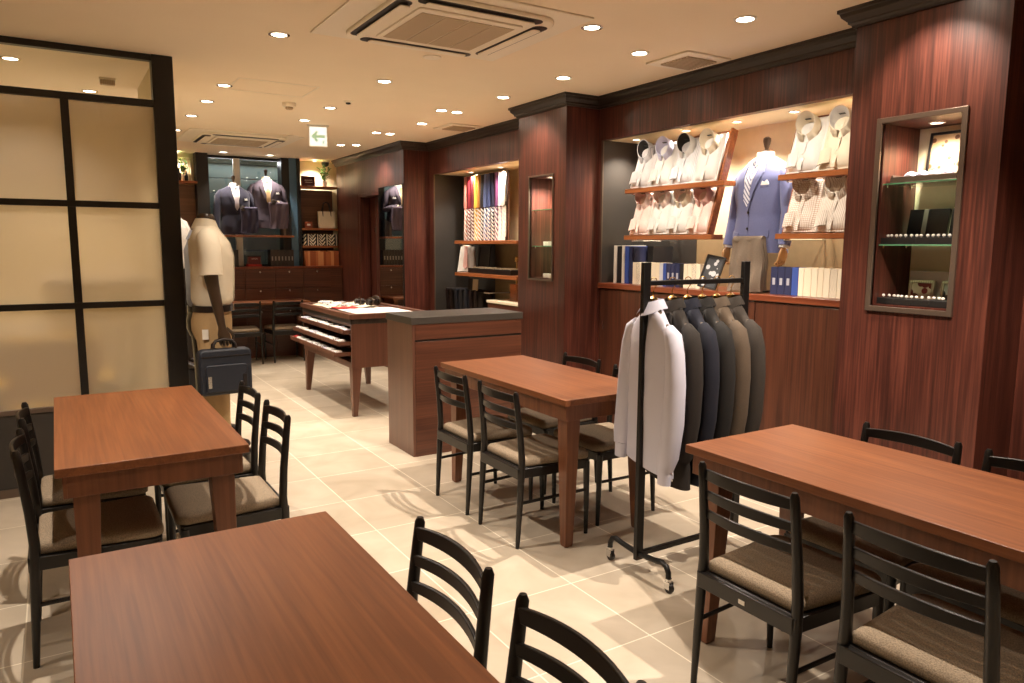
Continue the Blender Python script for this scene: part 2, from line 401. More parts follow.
# ------------------------------------------------------------------ glazed divider
YD = 5.04
t = thing('glazed_partition', 'black framed partition of frosted glass panes on a dark solid base', 'partition', (0, YD, 0))
b = MB(); b.box(0.565, 0.682, -0.03, 0.07, 0, ZC-0.001); b.build('end_post', MT['black_frame'], t, bevel=0.003)
b = MB(); b.box(-3.19, 0.565, -0.02, 0.03, 2.553, ZC-0.001); b.build('top_rail', MT['black_frame'], t, bevel=0.002)
for z, zz in ((2.285, 0.04), (1.68, 0.036), (1.085, 0.036), (0.485, 0.028)):
    MB().box(-3.19, 0.565, -0.022, 0.032, z, z+zz).build('rail', MT['black_frame'] if z > 0.6 else MT['grey_frame'], t, bevel=0.002)
for x in (0.11-0.0, -0.50, -1.11, -1.72, -2.33):
    MB().box(x-0.028, x+0.014, -0.018, 0.028, 0.50, 2.29).build('mullion', MT['black_frame'], t, bevel=0.002)
MB().box(-3.19, 0.565, -0.012, 0.022, 0.05, 0.485).build('kick_panel', mat('charcoal base panel', srgb(52,47,42), 0.5, noise=0.05), t)
MB().box(-3.19, 0.565, -0.02, 0.03, 0.0, 0.05).build('floor_rail', MT['grey_frame'], t)
MB().box(-3.19, 0.565, 0.0, 0.006, 2.32, 2.556).build('clear_pane', MT['glass'], t)
xs = [0.565, 0.11, -0.50, -1.11, -1.72, -2.33, -3.18]
for i in range(6):
    for z0, z1 in ((0.51, 1.087), (1.12, 1.682), (1.715, 2.287)):
        MB().box(xs[i+1]-0.0, xs[i], 0.0, 0.008, z0, z1).build('frosted_pane', MT['frosted'], t)

# ------------------------------------------------------------------ lamps
def spot(parent, energy, size=115, blend=0.55, radius=0.016, z=-0.02, aim=None, col=LIGHT):
    l = bpy.data.lights.new('lamp_light', 'SPOT'); l.energy = energy; l.color = col; l.spot_size = R(size); l.spot_blend = blend; l.shadow_soft_size = radius
    o = bpy.data.objects.new('lamp_light', l); COL.objects.link(o); o.parent = parent; o.location = (0, 0, z)
    if aim: o.rotation_euler = Vector(aim).to_track_quat('-Z', 'Y').to_euler()
    return o
def make_downlight(bright):
    t = thing('ceiling_downlight', '', 'ceiling light')
    b = MB(); b.lathe([(0.056, 0.0), (0.056, -0.005), (0.045, -0.007), (0.040, -0.004), (0.040, 0.0)], seg=28, cap=False); b.build('trim_ring', MT['chrome'] if not bright else MT['white'], t)
    b = MB(); b.lathe([(0.040, -0.001), (0.036, -0.0035), (0.02, -0.0045), (0.001, -0.005)], seg=24); b.build('lens', MT['spot_lens'] if bright else MT['lens'], t)
    return t
DL = {False: make_downlight(False), True: make_downlight(True)}
used = {False: False, True: False}
# copies must be taken before lights are attached, so lights are attached afterwards
_lamps = []
def lampdef(*a, **k): _lamps.append((a, k))
g1 = 'downlights down the right side of the ceiling'
ys = [1.86, 2.642, 3.42, 4.185, 4.965, 5.73, 6.434, 7.20, 8.20]
for i, y in enumerate(ys):
    lab = 'bright starry spotlight in the row by the right wall, %s from the camera' % ORD[i]
    if i == 0: lab = 'bright spotlight in the right wall row, nearest one outside the picture'
    lampdef(2.99, y, lab, g1, True, 0.5 if i in (4, 8) else 0.62)
for i, y in enumerate([5.723, 7.198, 8.29]):
    lampdef(2.84, y, 'small companion spotlight left of its pair in the right row, %s from the camera' % ORD[i], 'paired small spotlights', True, 0.5)
for i, y in enumerate([-0.4, 1.1, 2.64, 4.178, 5.688, 6.386, 7.162, 8.138]):
    lampdef(1.105, y, ('round downlight in the long left row, %s from the camera' % ORD[i]), 'downlights in the left row', False, 0.35 if y < 4 else 0.9)
for i, y in enumerate([4.94, 6.121, 6.855]):
    lampdef(2.015, y, 'round downlight on the ceiling centre line, %s from the camera' % ORD[i], 'downlights on the centre line', i == 0, [0.8, 2.2, 0.8][i])
lampdef(2.439, 3.165, 'round downlight alone between the big air conditioner and the right row', 'downlights over the tables', False, 3.1)
lampdef(2.45, 1.26, 'round downlight over the long table at the lower right', 'downlights over the tables', False, 3.1)
lampdef(0.10, 3.28, 'round downlight over the table by the glass partition', 'downlights over the tables', False, 2.4)
lampdef(0.15, 1.28, 'round downlight over the nearest table', 'downlights over the tables', False, 0.45)
lampdef(2.409, 9.742, 'small downlight close above the suits in the far window', 'downlights by the far window', False, 0.8)
lampdef(1.85, 9.742, 'small downlight above the left suit in the far window', 'downlights by the far window', False, 0.8)
lampdef(-0.153, 5.595, 'lamp seen through the clear strip over the partition, upper one', 'lamps behind the partition', False, 0.75)
lampdef(-0.177, 6.601, 'lamp seen through the clear strip over the partition, lower one', 'lamps behind the partition', False, 0.75)
lampdef(0.30, 6.45, 'added lamp that brightens the pale counter behind the partition', 'lamps behind the partition', False, 0.9)  # lamp added so the counter top shows as a bright blur
lampdef(-1.3, 5.9, 'ceiling lamp behind the left end of the partition', 'lamps behind the partition', False, 0.75)
lampdef(-1.0, 2.7, 'ceiling downlight left of the left dining table', 'downlights on the left side', False, 0.5)
lampdef(-1.0, 0.8, 'ceiling downlight left of the near dining table', 'downlights on the left side', False, 0.5)
objs = []
for (x, y, lab, grp, br, e), k in _lamps:
    if not used[br]:
        o = DL[br]; used[br] = True; o['label'] = lab; o['group'] = grp; o.location = (x, y, ZC)
    else: o = dup(DL[br], lab, (x, y, ZC), 0, group=grp)
    objs.append((o, e, k))
# small niche lamps
def small_lamp():
    t = thing('niche_lamp', '', 'spotlight')
    MB().lathe([(0.036, 0), (0.036, -0.004), (0.028, -0.006), (0.026, 0)], seg=20, cap=False).build('trim_ring', MT['white'], t)
    MB().lathe([(0.026, -0.001), (0.012, -0.003), (0.001, -0.0035)], seg=16).build('lens', MT['lens'], t)
    return t
SL = small_lamp(); first = True
nl = [(3.82, y, 2.272, 'small recessed lamp in the near niche top, %s from the left' % ORD[i], 'near niche lamps', 0.65, 125) for i, y in enumerate([4.38, 3.86, 3.405, 2.968, 2.55])]
nl += [(3.86, y, 2.245, 'small recessed lamp over the neckties, %s from the left' % ORD[i], 'far niche lamps', 0.55, 125) for i, y in enumerate([7.08, 6.46, 5.9])]
nl += [(3.49, 1.93, 2.04, 'bright lamp in the top of the near display case', 'display case lamps', 0.28, 140), (3.42, 4.94, 2.012, 'bright lamp in the top of the column display case', 'display case lamps', 0.5, 140)]
nl += [(1.35, 9.98, 2.575, 'small lamp over the far left plant shelf', 'back shelf lamps', 0.22, 130), (3.05, 9.98, 2.575, 'small lamp over the far right plant shelf', 'back shelf lamps', 0.5, 130)]
nobj = []
for (x, y, z, lab, grp, e, sz) in nl:
    if first: o = SL; first = False; o['label'] = lab; o['group'] = grp; o.location = (x, y, z)
    else: o = dup(SL, lab, (x, y, z), 0, group=grp)
    nobj.append((o, e, sz))
for o, e, k in objs:
    wide = 'tables' in o['group'] or 'partition' in o['group']
    wall = 'right side' in o['group']
    spot(o, P_MAIN*e, 106 if wide else 84, blend=0.5 if wide else 0.7, aim=(0.55, 0, -1) if wall else None)
for o, e, sz in nobj: spot(o, P_MAIN*e, sz, blend=0.8, radius=0.02)

# ------------------------------------------------------------------ tables
def make_table():
    t = thing('dining_table', '', 'table')      # local: y long axis, centre origin
    W_, L_ = 0.30, 0.655
    MB().box(-W_, W_, -L_, L_, 0.722, 0.752).build('tabletop', MT['table_wood'], t, bevel=0.002)
    b = MB(); i = 0.020
    for s in (-1, 1):
        b.box(s*(W_-i)-0.012 if s > 0 else -(W_-i), (W_-i) if s > 0 else -(W_-i)+0.012, -L_+i, L_-i, 0.645, 0.722)
        b.box(-(W_-i)+0.012, (W_-i)-0.012, (s*(L_-i)-0.012) if s > 0 else -(L_-i), (L_-i) if s > 0 else -(L_-i)+0.012, 0.645, 0.722)
    b.build('apron', MT['leg_wood'], t, bevel=0.0015)
    i = 0.034
    for sx in (-1, 1):
        for sy in (-1, 1):
            x = sx*(W_-i-0.002); y = sy*(L_-i-0.002)
            def rg(a, z): return [(x, y, z), (x-sx*a, y, z), (x-sx*a, y-sy*a, z), (x, y-sy*a, z)]
            x += 0; b = MB()
            x0, y0 = x-sx*0.010, y-sy*0.010
            def rg2(a, z, o): return [(x0+sx*o, y0+sy*o, z), (x0+sx*o-sx*a, y0+sy*o, z), (x0+sx*o-sx*a, y0+sy*o-sy*a, z), (x0+sx*o, y0+sy*o-sy*a, z)]
            b.loft([rg2(0.042, 0.004, -0.004), rg2(0.046, 0.02, -0.003), rg2(0.078, 0.60, 0.0), rg2(0.08, 0.722, 0.0)])
            lg = b.build('leg', MT['leg_wood'], t, bevel=0.002)
            MB().lathe([(0.013, 0), (0.013, 0.006)], c=(x0-sx*0.022, y0-sy*0.022, 0), seg=14).build('glide', MT['dark_slot'], lg)
    return t
TB = make_table()
TG = 'orange brown dining tables'
TB['label'] = 'orange brown dining table standing beside the black topped counter'; TB['group'] = TG; TB.location = (2.28, 3.376, 0)
dup(TB, 'large dining table at the lower right in front of the display case pilaster', (2.214, 1.228, 0), 0)
dup(TB, 'dining table in front of the frosted glass partition', (0.254, 3.348, 0), 0)
dup(TB, 'nearest dining table, cut off by the bottom of the picture', (0.282, 1.24, 0), 0)

# ------------------------------------------------------------------ chairs
def make_chair():
    t = thing('dining_chair', '', 'chair')      # local: back posts at y=0, seat towards +y
    # seat cushion: rounded trapezoid
    def outline(ins, z, puff=0.0):
        hw0, hw1, y0, y1 = 0.178-ins, 0.212-ins, 0.026+ins, 0.425-ins; pts = []
        cs = [(hw1, y1), (-hw1, y1), (-hw0, y0), (hw0, y0)]; r = 0.045-ins*0.3
        for k, (cx, cy) in enumerate(cs):
            sx = 1 if cx > 0 else -1; sy = 1 if k < 2 else -1
            a0 = {(1,1):0,(-1,1):90,(-1,-1):180,(1,-1):270}[(sx,sy)]
            rr = r if k < 2 else 0.018
            for j in range(7):
                a = R(a0+90*j/6); pts.append((cx-sx*rr+rr*math.cos(a), cy-sy*rr+rr*math.sin(a), z))
        return pts
    b = MB(); b.loft([outline(0.012, 0.398), outline(0.002, 0.402), outline(0.0, 0.415), outline(0.002, 0.428), outline(0.010, 0.437), outline(0.028, 0.443), outline(0.07, 0.447)])
    b.build('seat', MT['fabric'], t, angle=60)
    # seat frame
    b = MB()
    b.loft([[(-0.186,-0.004,z),(0.186,-0.004,z),(0.186,0.016,z),(-0.186,0.016,z)] for z in (0.345, 0.398)])
    b.loft([[(-0.205,0.392,z),(0.205,0.392,z),(0.205,0.412,z),(-0.205,0.412,z)] for z in (0.35, 0.398)])
    for s in (-1, 1):
        b.loft([[(s*0.178,0.0,z),(s*0.194,0.0,z),(s*0.214,0.405,z),(s*0.198,0.405,z)] for z in (0.35, 0.398)])
    b.loft([[(-0.172,0.012,z),(0.172,0.012,z),(0.198,0.395,z),(-0.198,0.395,z)] for z in (0.372, 0.400)])
    b.build('seat_frame', MT['black'], t, bevel=0.003)
    for s in (-1, 1):
        b = MB(); b.tube([(s*0.185,-0.004,0.0),(s*0.186,0.006,0.18),(s*0.185,0.016,0.36),(s*0.183,0.020,0.44),(s*0.180,0.012,0.56),(s*0.177,-0.004,0.70),(s*0.176,-0.012,0.765),(s*0.176,-0.013,0.777)],
               [0.0105,0.0145,0.0175,0.017,0.016,0.0145,0.0135,0.008], seg=12)
        b.build('back_post', MT['black'], t, angle=60)
        b = MB(); b.tube([(s*0.200,0.402,0.0),(s*0.203,0.400,0.2),(s*0.203,0.397,0.385)], [0.0105,0.0145,0.0175], seg=12)
        b.build('front_leg', MT['black'], t, angle=60)
        b = MB(); b.tube([(s*0.186,0.006,0.225),(s*0.203,0.400,0.235)], 0.0085, seg=8, flat=0.8)
        b.build('side_stretcher', MT['black'], t)
    for z, h, bow in ((0.742, 0.042, 0.029), (0.672, 0.035, 0.029), (0.604, 0.035, 0.028)):
        yb = 0.012 - (z-0.56)*0.115
        def fn(u, v, z=z, h=h, bow=bow, yb=yb):
            x = (u*2-1)*0.172; c = 1-(u*2-1)**2
            return (x, yb - bow*c, z + (v-0.5)*h*(0.82+0.18*c) - 0.004*(1-c))
        MB().sheet(fn, 16, 2, (0, 0.012, 0)).build('backrest_slat', MT['black'], t, bevel=0.003, angle=50)
    return t
CH = make_chair()
CG = 'black slat back dining chairs'
chairs = [
 (1.84, 3.605, -90, 'black slat back chair nearest the counter, on the near side of the counter table'),
 (1.835, 3.08, -90, 'slat back chair on the aisle side of the counter table, nearer the clothes rack'),
 (2.79, 3.68, 90, 'chair behind the counter table, its back showing left above the tabletop'),
 (2.755, 3.13, 90, 'chair behind the counter table, half hidden by the pale shirt on the rack'),
 (1.755, 1.46, -90, 'chair at the lower right table, left one with a small white tag'),
 (1.748, 0.935, -90, 'chair on the near side of the lower right table, right one cut off below'),
 (2.70, 1.51, 90, 'chair behind the lower right table, only its top rail showing against the pilaster'),
 (2.70, 1.055, 90, 'chair behind the lower right table, cut off by the right edge of the picture'),
 (0.742, 1.485, 90, 'black chair tucked at the near table, left of the two, over bright floor'),
 (0.742, 0.995, 90, 'black chair tucked at the near table, cut off by the bottom of the picture'),
 (0.758, 3.68, 90, 'chair right of the partition table, the one beside the mannequin with the briefcase'),
 (0.755, 3.15, 90, 'chair right of the partition table, the nearer one with its seat lit at the corner'),
 (-0.142, 3.63, -90, 'chair left of the partition table, the farther one close to the dark base panel'),
 (-0.142, 3.09, -90, 'chair left of the partition table, the nearer one with its full black leg in view'),
 (1.915, 9.215, 0, 'chair at the far desk by the window, left one behind the mannequin'),
 (2.435, 9.235, 0, 'chair at the far desk by the window, right one beside the accessory table'),
]
for i, (x, y, rz, lab) in enumerate(chairs):
    o = CH if i == 0 else dup(CH)
    o['label'] = lab; o['group'] = CG; o.location = (x, y, 0); o.rotation_euler = (0, 0, R(rz))
    if i == 4:
        MB().box(-0.012, 0.012, -0.0052, -0.0042, 0.362, 0.376).build('maker_tag', MT['white'], o)

# ------------------------------------------------------------------ counter
t = thing('counter', 'brown veneered counter with a dark stone top beside the middle table', 'counter', (2.48, 4.80, 0))
MB().box(-0.44, 0.44, -0.215, 0.23, 0.0, 0.928).build('body', MT['counter_wood'], t, bevel=0.0015)
MB().box(-0.42, 0.44, -0.22, -0.2145, 0.822, 0.925).build('drawer_front', MT['cab_wood'], t, bevel=0.001)
MB().box(-0.42, 0.44, -0.2165, -0.2145, 0.808, 0.822).build('shadow_gap', MT['dark_slot'], t)
MB().box(-0.42, 0.44, -0.22, -0.2145, 0.0, 0.808).build('front_panel', MT['cab_wood'], t, bevel=0.001)
MB().box(-0.45, 0.45, -0.225, 0.235, 0.928, 0.977).build('top', MT['stone_top'], t, bevel=0.002)

# ------------------------------------------------------------------ accessory display table with pulled trays
t = thing('accessory_table', 'reddish brown display table with three tiers of trays pulled out on its left', 'display table', (2.44, 6.66, 0))
x0, x1, y0, y1 = -0.35, 0.34, -0.71, 0.71
b = MB(); b.box(x0, x1, y0, y0+0.02, 0.42, 0.80); b.box(x0, x1, y1-0.02, y1, 0.42, 0.80); b.box(x1-0.02, x1, y0+0.02, y1-0.02, 0.42, 0.80); b.box(x0, x1, y0+0.02, y1-0.02, 0.42, 0.47); b.box(x0+0.01, x1-0.02, y0+0.02, y1-0.02, 0.775, 0.80)
b.build('carcass', MT['counter_wood'], t, bevel=0.002)
MB().box(x0-0.005, x1+0.005, y0-0.005, y1+0.005, 0.80, 0.842).build('moulding', MT['crown'], t, bevel=0.004)
b = MB(); ring_area(b, [(x0-0.02,y0-0.02),(x1+0.02,y0-0.02),(x1+0.02,y1+0.02),(x0-0.02,y1+0.02)], [(x0+0.03,y0+0.03),(x1-0.03,y0+0.03),(x1-0.03,y1-0.03),(x0+0.03,y1-0.03)], 0.842, 0.885); b.box(x0+0.03, x1-0.03, y0+0.03, y1-0.03, 0.842, 0.868)
b.build('top', MT['counter_wood'], t, bevel=0.002)
for sx in (-1, 1):
    for sy in (-1, 1):
        xa, ya = (x0+0.005 if sx < 0 else x1-0.005), (y0+0.005 if sy < 0 else y1-0.005)
        def rg(a, z): return [(xa, ya, z), (xa-sx*a, ya, z), (xa-sx*a, ya-sy*a, z), (xa, ya-sy*a, z)]
        MB().loft([rg(0.04, 0), rg(0.085, 0.42)]).build('leg', MT['counter_wood'], t, bevel=0.002)
TRAYS = []
for row, (z, pull) in enumerate([(0.735, 0.065), (0.64, 0.115), (0.55, 0.145)]):
    MB().box(x0+0.01, x1-0.03, y0+0.02, y1-0.02, z-0.035, z-0.028).build('runner_board', MT['dark_slot'], t)
    for k in range(3):
        a = y0+0.03+k*0.455; c = a+0.445; xp = x0-pull
        b = MB(); b.box(xp, xp+0.5, a, c, z-0.022, z-0.016); b.box(xp, xp+0.012, a, c, z-0.022, z+0.018)
        b.box(xp+0.012, xp+0.5, a, a+0.008, z-0.016, z+0.012); b.box(xp+0.012, xp+0.5, c-0.008, c, z-0.016, z+0.012)
        b.build('tray', MT['counter_wood'], t, bevel=0.001)
        TRAYS.append((row, k, 2.44+xp+0.012, 6.66+a+0.008, z-0.016))
# small goods in the trays (folded handkerchiefs, tie pins in white boxes)
HK = MB().prism(rrect(-0.03, 0.03, -0.026, 0.026, 0.010), 0, 0.026).build('folded_handkerchief', MT['shirt_white'], None, bevel=0.006)
hmats = [MT['shirt_white'], MT['shirt_paleblue'], pattern('dotted handkerchief', srgb(235,230,225), srgb(90,80,110), 'dots', 90, 0.8, 0, 0.25), pattern('striped handkerchief', srgb(236,232,228), srgb(120,120,130), 'stripe', 70, 0.8)]
hmeshes = [HK.data]
for m in hmats[1:]:
    me = HK.data.copy(); me.materials[0] = m; hmeshes.append(me)
redme = HK.data.copy(); redme.materials[0] = MT['red']; hmeshes.append(redme)
firsth = True
for row, k, x, y, z in TRAYS:
    for j in range(6):
        o = HK if firsth else HK.copy()
        if not firsth: COL.objects.link(o)
        firsth = False
        kind = random.choice([0, 0, 1, 2, 3]); 
        if row == 2 and k == 2 and j > 3: kind = 4
        o.data = hmeshes[kind]; o.rotation_euler = (0, 0, random.uniform(-0.2, 0.2)); o.scale = (1, 1, random.uniform(1.2, 1.8))
        o.location = (x+0.038, y+0.036+j*0.071, z)
        tag(o, '%s handkerchief, %s from the front in the %s tray of the %s row' % (['white','pale blue','dotted','grey striped','red'][kind], ORD[j], ['near','middle','far'][k], ['top','middle','bottom'][row]), 'handkerchief', 'handkerchiefs laid in the trays')
# things on top of the accessory table
zt = 0.868
cl = MB().sheet(lambda u, v: (-0.27+u*0.52, -0.62+v*0.5, 0.0+0.006*math.sin(u*19)*math.sin(v*13)+0.008), 24, 20, (0, 0, 0.004)).build('display_cloth', MT['shirt_white'], None)
cl.location = (2.44, 6.66, zt); tag(cl, 'white cloth laid on the near end of the accessory table top', 'cloth')
cl = MB().sheet(lambda u, v: (-0.30+u*0.5, 0.05+v*0.55, 0.008+0.006*math.sin(u*17+v*5)), 24, 20, (0, 0, 0.004)).build('display_cloth', MT['paper'], None)
cl.location = (2.44, 6.66, zt); tag(cl, 'white patterned cloth laid on the far end of the accessory table top', 'cloth')
rc = MB().sheet(lambda u, v: (-0.28+u*0.2, -0.08+v*0.16, 0.016+0.003*math.sin(u*14)), 10, 8, (0, 0, 0.006)).build('folded_red_cloth', MT['red'], None); rc.location = (2.44, 6.60, zt)
tag(rc, 'folded red cloth between the white cloths on the accessory table', 'cloth')
for i in range(14):
    x = 2.20+random.random()*0.24; y = 6.72+0.045*i
    o = HK.copy(); COL.objects.link(o); o.data = hmeshes[[2, 3, 1, 0][i % 4]]; o.location = (x, y, zt+0.02); o.scale = (1.1, 1.1, 0.7); o.rotation_euler = (0, 0, random.uniform(-0.6, 0.6))
    tag(o, '%s folded pocket square on top of the accessory table, %s from the near end' % (['dotted','grey striped','pale blue','white'][i % 4], (ORD+['thirteenth','fourteenth'])[i]), 'pocket square', 'pocket squares on the accessory table top')
for i, (x, y) in enumerate([(2.50, 6.86), (2.59, 6.80), (2.68, 6.86), (2.73, 7.02)]):
    t = thing('watch_stand', '', 'stand', (x, y, zt+0.016), 0.4*i)
    b = MB(); b.tube([(-0.045,0,0.032),(0.045,0,0.032)], 0.030, seg=16, flat=0.85); b.build('cushion', MT['leather'], t)
    b = MB(); ring = [(0.0, 0.034*math.cos(a), 0.034+0.034*math.sin(a)) for a in [2*PI*k/16 for k in range(17)]]; b.tube(ring, 0.009, seg=6, flat=0.5); b.build('rolled_belt', MT['dark_mannequin'], t)
    tag(t, 'dark rolled leather belt on the accessory table, %s from the left of four' % ORD[i], 'belt', 'rolled belts on the accessory table')
    t.name = 'rolled_leather_belt'

# ------------------------------------------------------------------ ceiling fittings
def make_ac():
    t = thing('ceiling_air_conditioner', '', 'air conditioner')
    MB().box(-0.56, 0.56, -0.50, 0.50, -0.010, 0.0).build('cover_plate', MT['panel_cream'], t, bevel=0.004)
    b = MB(); b.prism(rrect(-0.42, 0.42, -0.42, 0.42, 0.10, 8), -0.032, -0.010); b.build('body', MT['panel_cream'], t, bevel=0.006)
    for k in range(4):
        m = Matrix.Rotation(k*PI/2, 4, 'Z')
        b = MB(); pts = []
        b.prism(rrect(-0.33, 0.33, -0.412, -0.330, 0.038, 6), -0.0335, -0.028, m); s_ = b.build('air_outlet', MT['dark_slot'], t)
        b = MB(); b.prism(rrect(-0.29, 0.29, -0.385, -0.333, 0.015, 4), -0.046, -0.040, m); b.build('louver', MT['panel_cream'], s_, bevel=0.002)
    b = MB(); b.prism(rrect(-0.285, 0.285, -0.285, 0.285, 0.02, 4), -0.042, -0.032); fr = b.build('grille_frame', MT['panel_cream'], t, bevel=0.003)
    b = MB()
    for i in range(4): b.box(-0.255+i*0.129, -0.255+i*0.129+0.122, -0.24, 0.24, -0.0445, -0.042)
    b.build('grille', MT['grille'], t)
    return t
ac = make_ac(); ac['label'] = 'large square ceiling air conditioner near the top centre of the picture'; ac['group'] = 'ceiling air conditioners'; ac.location = (1.79, 3.53, ZC)
dup(ac, 'small looking ceiling air conditioner far back above the suits', (1.76, 8.42, ZC), 0)
def make_vent():
    t = thing('ceiling_vent', '', 'vent')
    MB().box(-0.18, 0.18, -0.18, 0.18, -0.012, 0).build('frame', MT['panel_cream'], t, bevel=0.004)
    b = MB()
    for i in range(10): b.box(-0.12, 0.12, -0.118+i*0.024, -0.118+i*0.024+0.012, -0.022, -0.012)
    b.build('slat_grille', MT['grille'], t)
    return t
v = make_vent(); v['label'] = 'square ceiling vent near the crown moulding above the shirt niche'; v['group'] = 'square ceiling vents'; v.location = (3.36, 3.40, ZC)
dup(v, 'square ceiling vent far back above the necktie niche', (3.37, 6.43, ZC), 0)
t = thing('ceiling_hatch', 'pale square access hatch outlined on the ceiling between downlights', 'hatch', (1.42, 5.6, ZC))
b = MB(); ring_area(b, [(-0.28,-0.22),(0.28,-0.22),(0.28,0.22),(-0.28,0.22)], [(-0.272,-0.212),(0.272,-0.212),(0.272,0.212),(-0.272,0.212)], -0.0025, 0); b.build('frame', MT['panel_cream'], t)
MB().box(-0.268, 0.268, -0.208, 0.208, -0.0015, 0).build('panel', MT['ceiling'], t)
t = thing('smoke_detector', 'round smoke detector on the ceiling in front of the exit sign', 'smoke detector', (1.676, 6.11, ZC))
MB().lathe([(0.055,0),(0.055,-0.018),(0.048,-0.03),(0.03,-0.032)], seg=28).build('base', MT['panel_cream'], t, angle=50)
MB().lathe([(0.030,-0.032),(0.030,-0.046),(0.022,-0.052),(0.002,-0.053)], seg=20).build('sensor_head', MT['grille'], t, angle=50)
t = thing('ceiling_sensor', 'tiny dark round sensor on the ceiling beside a downlight', 'sensor', (2.05, 5.78, ZC))
MB().lathe([(0.035,0),(0.035,-0.006),(0.02,-0.012)], seg=20).build('ring', MT['panel_cream'], t); MB().lathe([(0.02,-0.012),(0.018,-0.022),(0.002,-0.026)], seg=16).build('eye', MT['dark_slot'], t)
for (x, y, lab) in ((2.009, 4.17, 'round pale ceiling speaker just behind the large air conditioner'), (2.20, 7.9, 'round pale ceiling speaker beside the far air conditioner')):
    t = thing('ceiling_speaker', lab, 'speaker', (x, y, ZC), 0, 'round ceiling speakers')
    MB().lathe([(0.055,0),(0.055,-0.004),(0.047,-0.006)], seg=28).build('rim', MT['panel_cream'], t); MB().lathe([(0.046,-0.004),(0.002,-0.005)], seg=20).build('grille', MT['grille'], t)
# exit sign
t = thing('exit_sign', 'lit white ceiling exit sign with a green arrow pointing left', 'exit sign', (2.2, 7.06, ZC), R(-12))
MB().box(-0.10, 0.10, -0.018, 0.018, -0.012, 0).build('mount', MT['white'], t)
MB().box(-0.088, 0.088, -0.012, 0.012, -0.205, -0.012).build('housing', MT['panel_cream'], t, bevel=0.003)
MB().box(-0.078, 0.078, -0.0135, -0.012, -0.195, -0.022).build('lit_panel', emit('lit sign white', (0.92,1,0.95,1), 0.75), t)
gm = emit('lit sign green', srgb(40,180,120), 0.5)
b = MB(); pr = Matrix.Rotation(PI/2, 4, 'X'); pr.translation = (0, -0.0135, -0.108)
b.prism([(-0.066,0.0),(-0.018,0.052),(0.002,0.038),(-0.022,0.014),(0.062,0.014),(0.062,-0.014),(-0.022,-0.014),(0.002,-0.038),(-0.018,-0.052)], 0, 0.002, pr); b.build('arrow', gm, t, smooth=False)
b = MB(); b.lathe([(0.006,0),(0.006,0.002)], seg=10, c=(0,0,0))
fm = Matrix.Rotation(PI/2, 4, 'X'); fm.translation = (0.045, -0.0135, -0.165)
b = MB(); b.prism([(0.006*math.cos(a)+0.004, 0.020+0.006*math.sin(a)) for a in [k*PI/5 for k in range(10)]], 0, 0.002, fm)
b.prism([(-0.010,0.010),(0.006,0.013),(0.010,0.0),(0.018,-0.006),(0.014,-0.010),(0.004,-0.004),(-0.004,-0.016),(-0.012,-0.016),(-0.004,0.0)], 0, 0.002, fm); b.build('running_figure', gm, t, smooth=False)
t = thing('ceiling_detector_box', 'small beige box fixed to the ceiling behind the partition', 'detector', (0.385, 5.906, ZC))
MB().box(-0.05, 0.05, -0.03, 0.03, -0.012, 0).build('base', MT['panel_cream'], t); MB().box(-0.045, 0.045, -0.022, 0.022, -0.045, -0.012).build('body', MT['grille'], t, bevel=0.004)

# ------------------------------------------------------------------ garments
def sup(a, bf, bb, cy, z, n=2.5, seg=36, cx=0.0):
    out = []
    for k in range(seg):
        th = 2*PI*k/seg; c, s = math.cos(th), math.sin(th)
        x = a*math.copysign(abs(c)**(2/n), c); y = (bb if s > 0 else bf)*math.copysign(abs(s)**(2/n), s)
        out.append((cx+x, cy+y, z))
    return out
class Torso:
    """levels: (z, half width, front depth, back depth, centre y); front faces -y"""
    def __init__(s, lv, n=2.5): s.lv = lv; s.n = n
    def at(s, z):
        L = s.lv
        if z <= L[0][0]: return L[0][1:]
        for a, b in zip(L, L[1:]):
            if a[0] <= z <= b[0]:
                t = (z-a[0])/(b[0]-a[0]); return tuple(a[i]+(b[i]-a[i])*t for i in range(1, 5))
        return L[-1][1:]
    def front(s, x, z):
        a, bf, bb, cy = s.at(z); q = min(0.999, abs(x/a))
        return cy - bf*(1-q**s.n)**(1/s.n)
    def mesh(s, wrinkle=0.0, seg=40):
        zs = [l[0] for l in s.lv]; rings = []
        N = 34
        for i in range(N+1):
            z = zs[0]+(zs[-1]-zs[0])*i/N; a, bf, bb, cy = s.at(z); r = sup(a, bf, bb, cy, z, s.n, seg)
            if wrinkle: r = [(x*(1+wrinkle*math.sin(9*z*7+k)), y*(1+wrinkle*math.sin(k*0.9+z*25)), zz) for k, (x, y, zz) in enumerate(r)]
            rings.append(r)
        return MB().loft(rings)
    def patch(s, poly, off, thick=0.003, name='patch', m=None, parent=None, div=3, side=-1):
        """flat polygon (x,z) laid on the front surface"""
        bm = bmesh.new(); vs_ = [bm.verts.new((x, 0, z)) for x, z in poly]; bm.faces.new(vs_)
        bmesh.ops.triangulate(bm, faces=bm.faces)
        for _ in range(div): bmesh.ops.subdivide_edges(bm, edges=[e for e in bm.edges if e.calc_length() > 0.02], cuts=1); bmesh.ops.triangulate(bm, faces=bm.faces)
        for v in bm.verts: v.co.y = s.front(v.co.x, v.co.z) + side*off
        ret = bmesh.ops.extrude_face_region(bm, geom=bm.faces[:])
        for v in [g for g in ret['geom'] if isinstance(g, bmesh.types.BMVert)]: v.co.y -= thick
        bmesh.ops.recalc_face_normals(bm, faces=bm.faces)
        me = bpy.data.meshes.new(name); bm.to_mesh(me); bm.free(); me.materials.append(m)
        for p in me.polygons: p.use_smooth = True
        try: me.set_sharp_from_angle(angle=R(45))
        except Exception: pass
        o = bpy.data.objects.new(name, me); COL.objects.link(o); o.parent = parent; return o
